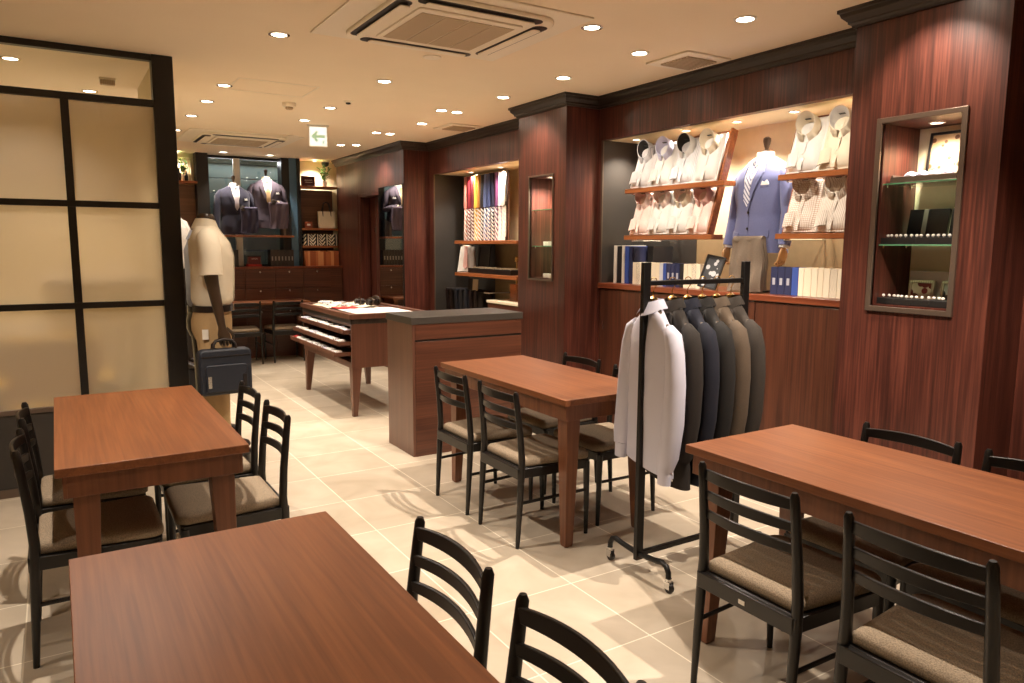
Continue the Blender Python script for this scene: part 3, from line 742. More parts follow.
def hand(parent, pos, direction, m, side=1, size=1.0, curl=0.6, name='hand'):
    """palm with four curved fingers and a thumb, pointing along direction"""
    d = Vector(direction).normalized(); sx = Vector((side, 0, 0)); sx = (sx-d*sx.dot(d)).normalized(); n = d.cross(sx)
    p = Vector(pos); S = size; b = MB()
    def P_(u, v, w_): return p + d*u*S + n*v*S + sx*w_*S
    b.loft([[P_(u, math.cos(2*PI*k/12)*wd, math.sin(2*PI*k/12)*th) for k in range(12)] for u, wd, th in ((-0.02,0.020,0.018),(0.01,0.024,0.016),(0.04,0.034,0.014),(0.075,0.036,0.012),(0.083,0.032,0.009))])
    for k, (v, L) in enumerate(((-0.028,0.060),(-0.009,0.070),(0.010,0.066),(0.027,0.052))):
        a = curl; pts = [P_(0.075, v, 0)]; u, w_ = 0.075, 0.0; ang = 0.15
        for q in range(3):
            u += math.cos(ang)*L/3*1.05; w_ -= math.sin(ang)*L/3*1.05; pts.append(P_(u, v, w_)); ang += a
        b.tube(pts, [0.0085*S, 0.0085*S, 0.0078*S, 0.006*S], seg=8)
    b.tube([P_(0.015, -0.024, 0), P_(0.040, -0.044, -0.010), P_(0.065, -0.050, -0.022), P_(0.082, -0.046, -0.030)], [0.011*S, 0.010*S, 0.009*S, 0.006*S], seg=8)
    return b.build(name, m, parent, angle=70)
JL = [(0.0,0.230,0.125,0.115,0.0),(0.10,0.222,0.125,0.115,0.0),(0.25,0.200,0.115,0.11,0.0),(0.40,0.215,0.128,0.118,0.0),(0.50,0.225,0.125,0.118,0.005),(0.555,0.220,0.105,0.105,0.010),(0.60,0.175,0.085,0.09,0.015),(0.635,0.115,0.070,0.075,0.018),(0.655,0.070,0.060,0.062,0.020)]
def suit_mannequin(name, label, mtx, jm, shirtm, tiem, scale=1.0, pants=None, sleeve='wood_hand', group=None, square='shirt_white', armpose=0.0, handm='wood_hand', tall_neck=True):
    t = thing(name, label, 'mannequin', mtx=mtx @ Matrix.Scale(scale, 4), group=group)
    T = Torso(JL)
    # body: neck post with cap, stand
    b = MB(); b.lathe([(0.040,0.62),(0.040,0.695),(0.014,0.705),(0.013,0.715),(0.020,0.735),(0.027,0.765),(0.026,0.785),(0.012,0.795),(0.001,0.797)], c=(0,0.02,0), seg=18); b.build('neck_post', MT['dark_mannequin'], t, angle=50)
    jk = T.mesh().build('jacket', jm, t, angle=60)
    for s in (-1, 1):
        bend = armpose if s > 0 else 0
        e = (s*0.262, 0.0, 0.27); wpt = (s*0.275, -0.045, 0.05)
        if s > 0 and armpose: e = (s*0.27, 0.01, 0.30); wpt = (s*0.12, -0.19, 0.33)
        b = MB(); b.tube([(s*0.140,0.012,0.575),(s*0.185,0.012,0.552),(s*0.222,0.008,0.50),(s*0.243,0.004,0.40), e, ((e[0]+wpt[0])/2, (e[1]+wpt[1])/2-0.0, (e[2]+wpt[2])/2), wpt],
               [0.036,0.052,0.060,0.056,0.052,0.046,0.041], seg=18, flat=1.0, upv=(0,1,0)); b.build('sleeve', jm, jk, angle=70)
        d = (Vector(wpt)-Vector(e)).normalized(); c1 = Vector(wpt)+d*0.016
        MB().tube([Vector(wpt)-d*0.01, c1], [0.034,0.033], seg=16).build('shirt_cuff', shirtm, t)
        hand(t, c1+d*0.005, tuple(d), MT[handm], side=s, size=0.95)
    # shirt front, tie, lapels
    T.patch([(-0.062,0.645),(0.062,0.645),(0.055,0.52),(0.004,0.30),(-0.004,0.30),(-0.055,0.52)], 0.003, 0.003, 'shirt_front', shirtm, t)
    b = MB()
    for s in (-1, 1):
        b.loft([[(s*0.0,-0.055,0.640),(s*0.012,-0.083,0.612),(s*0.052,-0.080,0.590),(s*0.078,-0.036,0.640),(s*0.062,0.0,0.668),(s*0.05,0.0,0.672)],
                [(s*0.0,-0.050,0.640),(s*0.010,-0.076,0.616),(s*0.046,-0.070,0.598),(s*0.070,-0.034,0.642),(s*0.056,0.0,0.664),(s*0.045,0.0,0.668)]])
    b.lathe([(0.062,0.635),(0.056,0.690),(0.052,0.690),(0.057,0.635)], c=(0,0.015,0), seg=24, cap=False); b.build('shirt_collar', shirtm, t, angle=50)
    if tiem:
        T.patch([(-0.018,0.625),(0.018,0.625),(0.013,0.592),(0.028,0.47),(0.030,0.36),(0.0,0.315),(-0.030,0.36),(-0.028,0.47),(-0.013,0.592)], 0.009, 0.006, 'necktie', tiem, t)
        MB().prism(rrect(-0.019,0.019,0.592,0.630,0.008,3), 0, 0.016, Matrix.Translation((0, T.front(0,0.61)-0.008, 0)) @ Matrix.Rotation(PI/2, 4, 'X')).build('tie_knot', tiem, t, bevel=0.004)
    for s in (-1, 1):
        T.patch([(s*0.060,0.652),(s*0.085,0.640),(s*0.118,0.545),(s*0.100,0.535),(s*0.108,0.518),(s*0.004,0.285),(s*-0.004,0.300),(s*0.050,0.52)], 0.008, 0.004, 'lapel', jm, jk)
        T.patch([(s*0.085,0.135),(s*0.175,0.150),(s*0.176,0.108),(s*0.084,0.095)], 0.003, 0.004, 'pocket_flap', jm, jk)
    if square: T.patch([(0.112,0.455),(0.120,0.482),(0.138,0.474),(0.152,0.488),(0.166,0.465),(0.164,0.455)], 0.004, 0.005, 'pocket_square', MT[square], jk, div=2)
    T.patch([(0.106,0.440),(0.106,0.456),(0.168,0.462),(0.168,0.446)], 0.003, 0.003, 'breast_pocket', jm, jk, div=2)
    b = MB()
    for z in (0.275, 0.165):
        y = T.front(0, z)-0.004; mm = Matrix.Translation((0.004, y, z)) @ Matrix.Rotation(PI/2, 4, 'X'); b.prism([(0.009*math.cos(a), 0.009*math.sin(a)) for a in [k*PI/6 for k in range(12)]], 0, 0.004, mm)
    b.build('button', MT['leather'], jk)
    T.patch([(0.004,0.0),(0.008,0.0),(0.008,0.285),(0.004,0.285)], 0.001, 0.0015, 'front_edge', MT['black'] if False else jm, jk, div=4)
    return t
def drape_trousers(name, label, mtx, m, w0=0.20, w1=0.22, h=0.34, group=None, lean=0.0, cat='trousers'):
    """pair of trousers folded over a bar: two pleated layers, local x width, z down from the fold"""
    t = thing(name, label, cat, mtx=mtx, group=group)
    for k, (dy, hh) in enumerate(((0, h), (0.03, h*0.96))):
        def fn(u, v, dy=dy, hh=hh):
            wd = w0+(w1-w0)*v; x = (u-0.5)*wd
            y = dy + 0.016*math.sin(u*PI*4+v*1.5)*(0.3+v) - lean*v + 0.006*math.sin(v*9+u*4)
            return (x+0.012*math.sin(v*3), y, -v*hh-0.004*math.sin(u*12)*v)
        MB().sheet(fn, 28, 20, (0, 0.02, 0)).build('trouser_leg', m, t, angle=60)
    MB().tube([(-w0/2, 0.025, -0.004), (w0/2, 0.025, -0.004)], 0.026, seg=14, flat=0.8).build('fold', m, t, angle=60)
    return t
# ------------------------------------------------------------------ clothes rack
t = thing('clothes_rack', 'black steel clothes rail on castors holding the jackets and the pale shirt', 'clothes rack', (2.14, 2.37, 0))
for x in (0.0, 0.62):
    b = MB(); b.box(x-0.020, x+0.020, -0.011, 0.011, 0.075, 1.40); b.build('post', MT['rack_black'], t, bevel=0.002)
    b = MB(); L = 0.16
    b.tube([(x,-L-0.035,0.055),(x,-L-0.033,0.085),(x,-L-0.020,0.108),(x,-L+0.005,0.118),(x,-L+0.04,0.112),(x,0,0.10),(x,L-0.04,0.112),(x,L-0.005,0.118),(x,L+0.020,0.108),(x,L+0.033,0.085),(x,L+0.035,0.055)], 0.0125, seg=12)
    b.build('foot_tube', MT['rack_black'], t, angle=70)
    for s in (-1, 1):
        y = s*(L+0.035)
        b = MB(); b.lathe([(0.014,0.047),(0.014,0.062)], c=(x,y,0), seg=14); b.box(x-0.014, x-0.011, y-0.018, y+0.012, 0.018, 0.050); b.box(x+0.011, x+0.014, y-0.018, y+0.012, 0.018, 0.050)
        c = b.build('castor', MT['chrome'], t)
        b = MB(); b.tube([(x-0.009,y-0.006,0.021),(x+0.009,y-0.006,0.021)], 0.021, seg=18); b.build('castor_wheel', MT['dark_slot'], c)
MB().box(0.0, 0.62, -0.010, 0.010, 0.090, 0.112).build('lower_bar', MT['rack_black'], t, bevel=0.002)
MB().box(0.02, 0.60, -0.008, 0.008, 1.300, 1.322).build('hanging_rail', MT['rack_black'], t, bevel=0.003)
RY = 2.37
def hanging(name, label, cat, x, m, kind, yaw=0.0, group=None, sz=1.0, collar=None):
    """garment on a wooden hanger; local x along the shoulders, local -y the front"""
    t = thing(name, label, cat, (x, RY, 1.322), R(-90)+yaw, group)
    Ljk = 0.81*sz; hw = 0.215
    zt = -0.128                                   # shoulder neck point under the rail
    if kind == 'jacket': lv = [(zt-Ljk+0.05,0.205,0.060,0.055,0),(zt-0.42,0.182,0.046,0.042,0),(zt-0.24,0.192,0.050,0.044,0),(zt-0.15,0.200,0.047,0.043,0),(zt-0.095,0.192,0.042,0.040,0),(zt-0.045,0.135,0.042,0.045,0),(zt+0.005,0.065,0.036,0.042,0)]
    else: lv = [(zt-0.69,0.215,0.038,0.038,0),(zt-0.42,0.200,0.044,0.042,0),(zt-0.22,0.198,0.045,0.042,0),(zt-0.14,0.204,0.042,0.040,0),(zt-0.085,0.188,0.036,0.036,0),(zt-0.04,0.125,0.032,0.034,0),(zt+0.005,0.060,0.032,0.036,0)]
    T = Torso(lv, 2.2); body = T.mesh(wrinkle=0.012 if kind == 'jacket' else 0.02).build('body', m, t, angle=70)
    for s in (-1, 1):
        L_ = 0.53 if kind == 'jacket' else 0.555
        zs_ = zt-0.088; b = MB()
        r0 = [0.030,0.043,0.049,0.050,0.047,0.043,0.038] if kind == 'jacket' else [0.028,0.042,0.046,0.050,0.052,0.050,0.040]
        pts = [(s*0.150,0,zs_+0.018),(s*0.190,0,zs_-0.01),(s*0.214,-0.002,zs_-0.08),(s*0.228,-0.004,zs_-0.20),(s*0.232,-0.010,zs_-0.36),(s*0.226,-0.024,zs_-0.50),(s*0.218,-0.034,zs_-L_)]
        b.tube(pts, r0, seg=18, flat=0.82, upv=(1,0,0)); sl = b.build('sleeve', m, t, angle=75)
        if kind == 'shirt':
            b = MB(); e = pts[-1]; b.tube([(e[0],e[1],e[2]+0.004),(e[0],e[1]-0.002,e[2]-0.062)], [0.038,0.036], seg=18, flat=0.7, upv=(1,0,0)); b.build('cuff', m, sl, angle=60)
            for dz in (0.035, -0.02, -0.045):
                MB().prism([(0.005*math.cos(a), 0.005*math.sin(a)) for a in [k*PI/5 for k in range(10)]], 0, 0.003, Matrix.Translation((e[0]+s*0.012, e[1]+(0.026 if s < 0 else 0.026), e[2]+dz)) @ Matrix.Rotation(-PI/2, 4, 'X')).build('cuff_button', MT['white'], sl)
        else:
            b = MB(); e = pts[-1]
            for q in range(3): b.lathe([(0.006,0),(0.006,0.003)], c=(e[0]+s*0.030, e[1]+0.03, e[2]+0.03+q*0.018), seg=8)
            b.build('sleeve_button', MT['leather'], sl)
    # collar and lapels
    b = MB(); cr = 0.056
    prof = []
    N = 18; rin = []; rout = []
    for k in range(N+1):
        a = -0.40*PI+ (1.80*PI)*k/N           # opening at the front (-y)
        a2 = a + 0.0
        ca, sa = math.cos(a2), math.sin(a2); fr = max(0, -sa)
        drop = 0.036
        top = (cr*0.82*ca, 0.004+0.040*sa, zt+0.050-0.014*fr); bot = (cr*1.25*ca, 0.004+(0.056+0.02*fr)*sa, zt+0.050-drop-0.034*fr)
        rin.append(top); rout.append(bot)
    th = 0.004
    b.loft([rin, rout, [(x*1.0, y-0.0, z-0.004) for x, y, z in rout], [(x*0.9, y*0.9, z-0.004) for x, y, z in rin]], cap=False, closed=False)
    b.build('collar', m, t, angle=60)
    if kind == 'jacket':
        for s in (-1, 1):
            T.patch([(s*0.050,zt-0.004),(s*0.078,zt-0.020),(s*0.105,zt-0.13),(s*0.085,zt-0.145),(s*0.095,zt-0.165),(s*0.006,zt-0.38),(s*0.0,zt-0.36),(s*0.03,zt-0.14)], 0.004, 0.004, 'lapel', m, body)
            T.patch([(s*0.07,zt-0.56),(s*0.15,zt-0.55),(s*0.15,zt-0.60),(s*0.07,zt-0.61)], 0.003, 0.003, 'pocket_flap', m, body, div=2)
    else:
        T.patch([(-0.016,zt-0.01),(0.016,zt-0.01),(0.016,zt-0.73),(-0.016,zt-0.73)], 0.002, 0.002, 'button_placket', m, body, div=4)
    # hanger
    h = thing('coat_hanger', '', 'hanger'); del h['label']; del h['category']; h.name = 'coat_hanger'; h.parent = t
    b = MB(); b.tube([(-0.17,0,zt-0.075),(-0.10,0,zt-0.045),(-0.03,0,zt+0.012),(0,0,zt+0.030),(0.03,0,zt+0.012),(0.10,0,zt-0.045),(0.17,0,zt-0.075)], [0.012,0.014,0.017,0.018,0.017,0.014,0.012], seg=12, flat=1.0); b.build('shoulder_bar', MT['dark_mannequin'], h, angle=70)
    b = MB(); hk = [(0,0,zt+0.05),(0,0,-0.040),(0,0.012,-0.024),(0,0.017,-0.006),(0,0.012,0.008),(0,0,0.0125),(0,-0.011,0.008),(0,-0.015,-0.004)]; b.tube(hk, 0.0022, seg=8); b.build('hook', MT['brass'], h, angle=80)
    b = MB(); b.lathe([(0.020,zt+0.040),(0.021,zt+0.052),(0.006,zt+0.062)], seg=14); b.build('collar_block', MT['brass'], h)
    return t
RG = 'garments on the clothes rail'
hanging('hanging_shirt', 'pale blue white shirt hanging first on the clothes rail', 'shirt', 2.185, mat('pale blue white cotton', srgb(206,206,222), 0.85), 'shirt', -0.28, RG)
jm = [('dark brown grey jacket hanging right behind the pale shirt on the rail', mat('dark brown grey wool', srgb(40,34,30), 0.9, noise=0.12, nscale=240)),
      ('dark navy jacket hanging second among the jackets on the rail', mat('midnight navy wool', srgb(24,26,40), 0.9, noise=0.1, nscale=240)),
      ('charcoal black jacket hanging in the middle of the jackets on the rail', mat('charcoal wool', srgb(30,27,25), 0.9, noise=0.1, nscale=240)),
      ('lighter taupe brown jacket hanging second from the far end of the rail', mat('taupe brown wool', srgb(90,76,62), 0.9, noise=0.08, nscale=240)),
      ('grey brown jacket hanging last at the far end of the clothes rail', mat('grey brown wool', srgb(54,47,41), 0.9, noise=0.12, nscale=240))]
for i, (lab, m) in enumerate(jm):
    hanging('hanging_jacket', lab, 'jacket', 2.295+0.093*i, m, 'jacket', -0.32+0.01*i, RG)

# ------------------------------------------------------------------ folded shirts and display shelves
def display_board(label, y0, y1, z, t=74):
    o = thing('display_shelf', label, 'shelf', (XW, (y0+y1)/2, z), 0, 'tilted display shelves in the near niche'); h = (y1-y0)/2
    MB().box(0.0, 0.11, -h, h, -0.032, 0.0).build('lip_board', MT['shelf_wood'], o, bevel=0.003)
    a = R(t); L = 0.345; d = Vector((math.cos(a), 0, math.sin(a))); n = Vector((-math.sin(a), 0, math.cos(a)))
    m = Matrix((d, Vector((0,1,0)), d.cross(Vector((0,1,0))))).transposed().to_4x4(); m.translation = (0.06, 0, 0)
    MB().box(0.0, L, -h+0.07, h, -0.02, 0.0, m).build('back_board', MT['shelf_wood'], o, bevel=0.002)
    for s in (-1,):
        MB().box(0.0, L, -h+0.052, -h+0.07, -0.02, 0.035, m).build('side_cheek', MT['shelf_wood'], o, bevel=0.002)
    MB().tube([(0.06, h-0.02, -0.035), (0.45, h-0.02, -0.035)], 0.006, seg=8).build('bracket', MT['chrome'], o)
    return o
B1 = (3.33, 4.29, 1.885); B2 = (3.42, 4.29, 1.545); B3 = (2.275, 2.92, 1.885); B4 = (2.275, 2.92, 1.545)
display_board('upper left tilted wooden shelf holding four white shirts', *B1)
display_board('lower left tilted wooden shelf holding four pink shirts', *B2)
display_board('upper right tilted wooden shelf holding ivory shirts beside the blue jacket', *B3)
display_board('lower right tilted wooden shelf holding a checked and a striped shirt', *B4)
def folded_shirt(label, y, z, body, collar, inner, group, cuff=True, yaw=0.0, t=74, wd=0.103):
    m = facing(XW+0.058, y, z+0.002, t); m = m @ Matrix.Translation((0, 0.0, 0.004)) @ Matrix.Rotation(yaw, 4, 'Z')
    o = thing('folded_shirt', label, 'shirt', mtx=m, group=group)
    H = 0.325
    def fn(u, v):
        x = (u*2-1)*wd*(1 - 0.10*max(0, v-0.75)/0.25); e = (1-abs(u*2-1)**5)*(1-abs(v*2-1)**9)
        return (x, v*H, 0.004+0.034*e+0.003*math.sin(v*16+u*6)*e)
    b = MB(); N = 20
    b.sheet(fn, N, N, (0, 0, -0.004)); b.sheet(lambda u, v: ((u*2-1)*(wd+0.004), v*H*0.99, 0.002), 6, 6, (0, 0, 0.012)); b.build('body', body, o, angle=60)
    T0 = 0.038
    MB().sheet(lambda u, v: ((u-0.5)*0.024, 0.004+v*(H-0.06), T0+0.001+0.003*math.sin(v*16)), 2, 14, (0, 0, 0.003)).build('button_placket', body, o, angle=60)
    b = MB()
    for k in range(4): b.lathe([(0.0045,0),(0.0045,0.0025),(0.001,0.003)], c=(0, 0.03+k*0.07, T0+0.004), seg=8)
    b.build('button', MT['white'] if k % 2 else MT['grey_frame'], o)
    # collar standing out of the shirt, open at the lower front
    N = 30; cy = H-0.070; r = wd*0.62
    def ringp(k): a = -PI/2 + 0.05*PI + 1.90*PI*k/N; return math.cos(a), math.sin(a)
    top, bot, ins, low = [], [], [], []
    for k in range(N+1):
        ca, sa = ringp(k); fr = max(0.0, -sa)**2; pt = max(0.0, -sa)**3*(1-0.0)
        hz = 0.052+0.040*(0.5+0.5*sa)
        top.append((r*ca, cy+r*0.98*sa+0.014, hz+0.012)); bot.append((r*1.22*ca+0.020*math.copysign(pt*abs(ca)**0.5, ca), cy+r*1.14*sa-0.012*pt, 0.034+0.014*(0.5+0.5*sa)))
        ins.append((r*0.94*ca, cy+r*0.92*sa+0.013, hz+0.009)); low.append((r*0.74*ca, cy-r*0.10+r*0.72*sa, 0.032))
    b = MB(); b.loft([top, bot, [(x*0.97, y, z-0.004) for x, y, z in bot], ins, top], cap=False, closed=False); b.build('collar', collar, o, angle=60)
    b = MB(); b.loft([ins, low, [(x*0.95, cy+(y-cy)*0.95, z) for x, y, z in low], [(x*0.97, cy+(y-cy)*0.97, z-0.001) for x, y, z in ins]], cap=False, closed=False); st = b.build('collar_stand', inner, o, angle=60)
    MB().box(-0.018, 0.018, cy+r*0.66, cy+r*0.70, 0.056, 0.070).build('neck_label', MT['black_card'], st)
    if cuff:
        def cf(u, v): return (-wd*0.98+u*0.070, 0.02+v*0.085+u*0.012, 0.034+0.012*math.sin(u*PI)*1)
        MB().sheet(cf, 8, 6, (0, 0, 0.006)).build('cuff', body, o, angle=60)
    return o
W_ = MT['shirt_white']; IV = MT['shirt_ivory']
grey_s = mat('pale grey cotton', srgb(208,206,206), 0.85); pink = pattern('pale pink fine stripe', srgb(238,206,196), srgb(244,226,218), 'stripe', 130, 0.85); rose = mat('rose pink cotton', srgb(222,176,168), 0.85)
lil = mat('lilac blue cotton', srgb(206,206,232), 0.85); blk = mat('black lining cotton', srgb(46,44,44), 0.9)
chk = pattern('brown white check', srgb(240,232,222), srgb(186,156,138), 'check', 85, 0.85, 0, 0.22); strp = pattern('brown white stripe', srgb(242,236,226), srgb(196,180,166), 'stripe', 100, 0.85, 0, 0.3)
gs = pattern('grey white stripe', srgb(226,226,228), srgb(190,190,196), 'stripe', 120, 0.85, 0, 0.3)
G1 = 'folded shirts on the upper left shelf'; sp1 = [4.17, 3.96, 3.75, 3.54]
folded_shirt('white shirt with a black lined collar at the left end of the upper left shelf', sp1[0], B1[2], grey_s, gs, blk, G1, yaw=-0.05)
folded_shirt('white shirt with a lilac collar, second on the upper left shelf', sp1[1], B1[2], W_, lil, lil, G1)
folded_shirt('white shirt with dark collar lining, third on the upper left shelf', sp1[2], B1[2], gs, W_, blk, G1)
folded_shirt('white shirt with a cream collar at the right end of the upper left shelf', sp1[3], B1[2], W_, IV, IV, G1, cuff=False)
G2 = 'folded pink shirts on the lower left shelf'; sp2 = [4.17, 3.97, 3.77, 3.58]
for i, (cm, bm_, lab) in enumerate([(pink, pink, 'pale pink shirt at the left end of the lower left shelf'), (pink, W_, 'pale pink collared shirt, second on the lower left shelf'), (IV, W_, 'cream white shirt, third on the lower left shelf'), (rose, pink, 'rose pink shirt with the deepest coloured collar, right end of the lower left shelf')]):
    folded_shirt(lab, sp2[i], B2[2], bm_, cm, rose if i in (0, 3) else pink, G2, wd=0.098)
G3 = 'folded shirts on the right shelves'
folded_shirt('plain ivory shirt on the upper right shelf, left of two', 2.79, B3[2], W_, IV, IV, G3)
folded_shirt('plain ivory shirt on the upper right shelf, right of two by the pilaster', 2.575, B3[2], IV, IV, W_, G3)
folded_shirt('brown checked shirt on the lower right shelf', 2.79, B4[2], chk, chk, chk, G3)
folded_shirt('fine striped shirt on the lower right shelf by the pilaster', 2.575, B4[2], strp, strp, strp, G3)

# ------------------------------------------------------------------ blue jacket mannequin with draped trousers
m = Matrix.Translation((3.85, 3.20, 1.43)) @ Matrix.Rotation(R(-90-8), 4, 'Z')
tie1 = pattern('grey blue diagonal tie stripe', srgb(216,218,230), srgb(110,116,150), 'stripe', 42, 0.6, R(40), 0.4)
suit_mannequin('suit_mannequin', 'headless mannequin in a bright blue jacket, striped tie and white shirt between the shirt shelves', m, MT['blue_jacket'], MT['shirt_white'], tie1, 0.91)
m = Matrix.Translation((3.705, 3.19, 1.512)) @ Matrix.Rotation(R(-90-6), 4, 'Z')
tr = drape_trousers('draped_trousers', 'taupe trousers folded and draped in front of the blue jacket', m, MT['taupe_wool'], 0.25, 0.30, 0.325, lean=0.03)
# stand carrying the mannequin
t = thing('mannequin_stand', 'slim dark stand under the blue jacket mannequin on the ledge', 'stand', (3.86, 3.20, 1.18))
MB().lathe([(0.09,0),(0.09,0.008),(0.012,0.014),(0.012,0.262)], seg=24).build('pole', MT['rack_black'], t, angle=40)

# picture leaning on the ledge
def picture(name, label, cat, mtx, w_, h_, fm, pm, th=0.012, bw=0.012, group=None):
    t = thing(name, label, cat, mtx=mtx, group=group)
    b = MB(); ring_area(b, [(-w_/2,0),(w_/2,0),(w_/2,h_),(-w_/2,h_)], [(-w_/2+bw,bw),(w_/2-bw,bw),(w_/2-bw,h_-bw),(-w_/2+bw,h_-bw)], 0, th); b.build('frame', fm, t, bevel=0.001)
    MB().box(-w_/2+bw, w_/2-bw, bw, h_-bw, 0.0, th*0.5).build('picture_sheet', pm, t)
    return t
bwpic = pattern('black and white photo print', srgb(60,62,66), srgb(190,192,196), 'dots', 22, 0.4, 0, 0.42)
picture('framed_photograph', 'black framed monochrome photograph leaning beside the draped trousers', 'picture', facing(3.675, 3.475, 1.19, 74, R(10)) @ Matrix.Rotation(R(-9), 4, 'Z'), 0.145, 0.225, MT['black_card'], bwpic)

# ------------------------------------------------------------------ swatch books
def make_book():
    t = thing('swatch_book', '', 'book')    # local: spine at x=0 facing -x, thickness along y (0..1), height z (0..1), depth x (0..1)
    b = MB(); b.box(0, 0.03, 0, 1, 0, 1); b.box(0.03, 1, 0, 0.10, 0, 1); b.box(0.03, 1, 0.90, 1, 0, 1); c = b.build('cover', MT['paper'], t, bevel=0)
    MB().box(0.03, 0.97, 0.10, 0.90, 0.02, 0.985).build('pages', MT['paper'], t)
    return t
BK = make_book(); bk_used = False; bcov = {}
def mat_mesh(base, m):
    k = (base.name, m.name)
    if k not in bcov: me = base.copy(); me.materials[0] = m; bcov[k] = me
    return bcov[k]
base_cover = [c for c in BK.children if c.name.startswith('cover')][0].data
SPL = MB().box(-0.02, 0.0, 0.25, 0.75, 0.30, 0.62)
spl_me = None
def book(x, y, z, th, h, d, m, label, group, lean=0, cat='book', spine=None, rotz=0):
    global bk_used
    o = BK if not bk_used else dup(BK)
    bk_used = True
    for c in o.children:
        if c.name.startswith('cover'): c.data = mat_mesh(base_cover, m); c.name = 'cover'
    o.location = (x, y, z); o.scale = (d, th*0.97, h); o.rotation_euler = (lean, 0, rotz)
    o['label'] = label; o['category'] = cat; o['group'] = group
    if spine:
        s_ = MB().box(-0.012, 0.0, 0.3, 0.7, 0.35, 0.60).build('spine_label', spine, o)
    return o
navyb = mat('navy book cloth', srgb(40,46,84), 0.7); blueb = mat('bright blue book cloth', srgb(58,86,168), 0.6); darkb = mat('black book cloth', srgb(34,32,34), 0.6)
patb = pattern('cream dotted book cover', srgb(236,226,202), srgb(120,110,120), 'dots', 160, 0.7, 0, 0.35); paleb = mat('pale blue grey cover', srgb(206,210,222), 0.7)
creamb = mat('cream book cover', srgb(240,230,206), 0.7)
sl = mat('silver lettering', srgb(180,184,196), 0.4)
GB = 'swatch books on the near niche ledge'
y = 4.52
for (m, th, h, nm) in [(MT['white'],0.035,0.29,'tall white binder at the left end of the ledge'), (darkb,0.05,0.285,'tall black binder between the white ones on the ledge'), (MT['white'],0.03,0.292,'second tall white binder beside the blue one'), (blueb,0.045,0.285,'tall blue binder on the ledge'), (navyb,0.05,0.28,'tall navy binder right of the blue one')]:
    y -= th; book(3.74, y, 1.181, th, h, 0.22, m, nm, GB); y -= 0.006
book(3.86, 4.20, 1.181, 0.07, 0.285, 0.2, darkb, 'tall black binder standing behind the cream swatch books', GB)
y = 4.27
row = [(creamb,0.04),(patb,0.035),(creamb,0.03),(patb,0.035),(patb,0.03),(creamb,0.035),(creamb,0.035),(MT['paper'],0.035),(paleb,0.035),(blueb,0.03),(navyb,0.045),(navyb,0.04),(navyb,0.045),(darkb,0.035),(creamb,0.035),(creamb,0.04),(patb,0.035),(creamb,0.04)]
nmz = {creamb.name:'cream', patb.name:'dotted cream', MT['paper'].name:'pale cream', paleb.name:'pale blue grey', blueb.name:'bright blue', navyb.name:'navy', darkb.name:'black'}
allord = ORD + ['thirteenth','fourteenth','fifteenth','sixteenth','seventeenth','eighteenth','nineteenth','twentieth']
for i, (m, th) in enumerate(row):
    y -= th; book(3.72, y, 1.181, th, 0.165, 0.13, m, '%s swatch book, %s from the left in the row under pink shirts' % (nmz[m.name], allord[i]), GB, spine=sl if m in (navyb,) else None); y -= 0.002
y = 3.0
row = [(navyb,0.05),(navyb,0.05),(navyb,0.048),(blueb,0.045),(creamb,0.035),(MT['paper'],0.05),(creamb,0.04),(MT['paper'],0.035),(creamb,0.04),(patb,0.045),(creamb,0.04),(patb,0.04),(creamb,0.05),(creamb,0.04)]
for i, (m, th) in enumerate(row):
    y -= th; book(3.72, y, 1.181, th, 0.165, 0.13, m, '%s swatch book, %s from the left in the row under the checked shirt' % (nmz[m.name], allord[i]), GB, spine=sl if m is navyb else None); y -= 0.0015

# ------------------------------------------------------------------ display cases
def display_case(name_lab, y0, y1, z0, z1, zs, gl_group, fr=0.024):
    yc = (y0+y1)/2; h = (y1-y0)/2
    t = thing('display_case', name_lab, 'display case', (XC, yc, z0)); H = z1-z0
    b = MB(); 
    m = Matrix(((0,0,1,0),(1,0,0,0),(0,1,0,0),(0,0,0,1)))
    ring_area(b, [(-h-fr,-fr),(h+fr,-fr),(h+fr,H+fr),(-h-fr,H+fr)], [(-h,0.0),(h,0.0),(h,H),(-h,H)], -0.012, 0.012); b.v = [tuple(m @ Vector(v)) for v in b.v]
    b.build('frame', MT['grey_frame'], t, bevel=0.002)
    MB().box(0.300, 0.306, -h+0.002, h-0.002, 0.002, H-0.002).build('back_panel', MT['cream'], t)
    b = MB(); b.box(0.012, 0.30, h-0.006, h-0.001, 0.002, H-0.002); b.box(0.012, 0.30, -h+0.001, -h+0.006, 0.002, H-0.002); b.build('side_lining', MT['wall_wood'], t)
    MB().box(0.0125, 0.30, -h+0.006, h-0.006, 0.0005, 0.008).build('base_board', MT['wall_wood'], t)
    for z in zs:
        s_ = MB().box(0.02, 0.285, -h+0.008, h-0.008, z-z0-0.006, z-z0).build('glass_shelf', MT['glass_green'], t)
        MB().box(0.018, 0.020, -h+0.008, h-0.008, z-z0-0.006, z-z0).build('shelf_edge', MT['glass_edge'], s_)
        for yy in (h-0.012, -h+0.012):
            for xx in (0.05, 0.24): MB().lathe([(0.005,-0.012),(0.005,0)], c=(xx, yy, z-z0-0.006), seg=10).build('shelf_peg', MT['chrome'], t)
    return t
display_case('tall recessed display case with taupe frame and two glass shelves in the right pilaster', 1.732, 2.092, 1.19, 2.04, (1.765, 1.482), '')
display_case('narrow recessed display case with glass shelves in the middle column', 4.775, 5.105, 1.20, 2.012, (1.755, 1.465), '', 0.012)
poster = pattern('sepia map print', srgb(190,158,114), srgb(112,76,48), 'dots', 26, 0.6, 0, 0.3)
picture('framed_poster', 'framed sepia print leaning on the top shelf of the near display case', 'picture', facing(3.585, 1.885, 1.766, 82), 0.27, 0.245, MT['black_card'], poster)
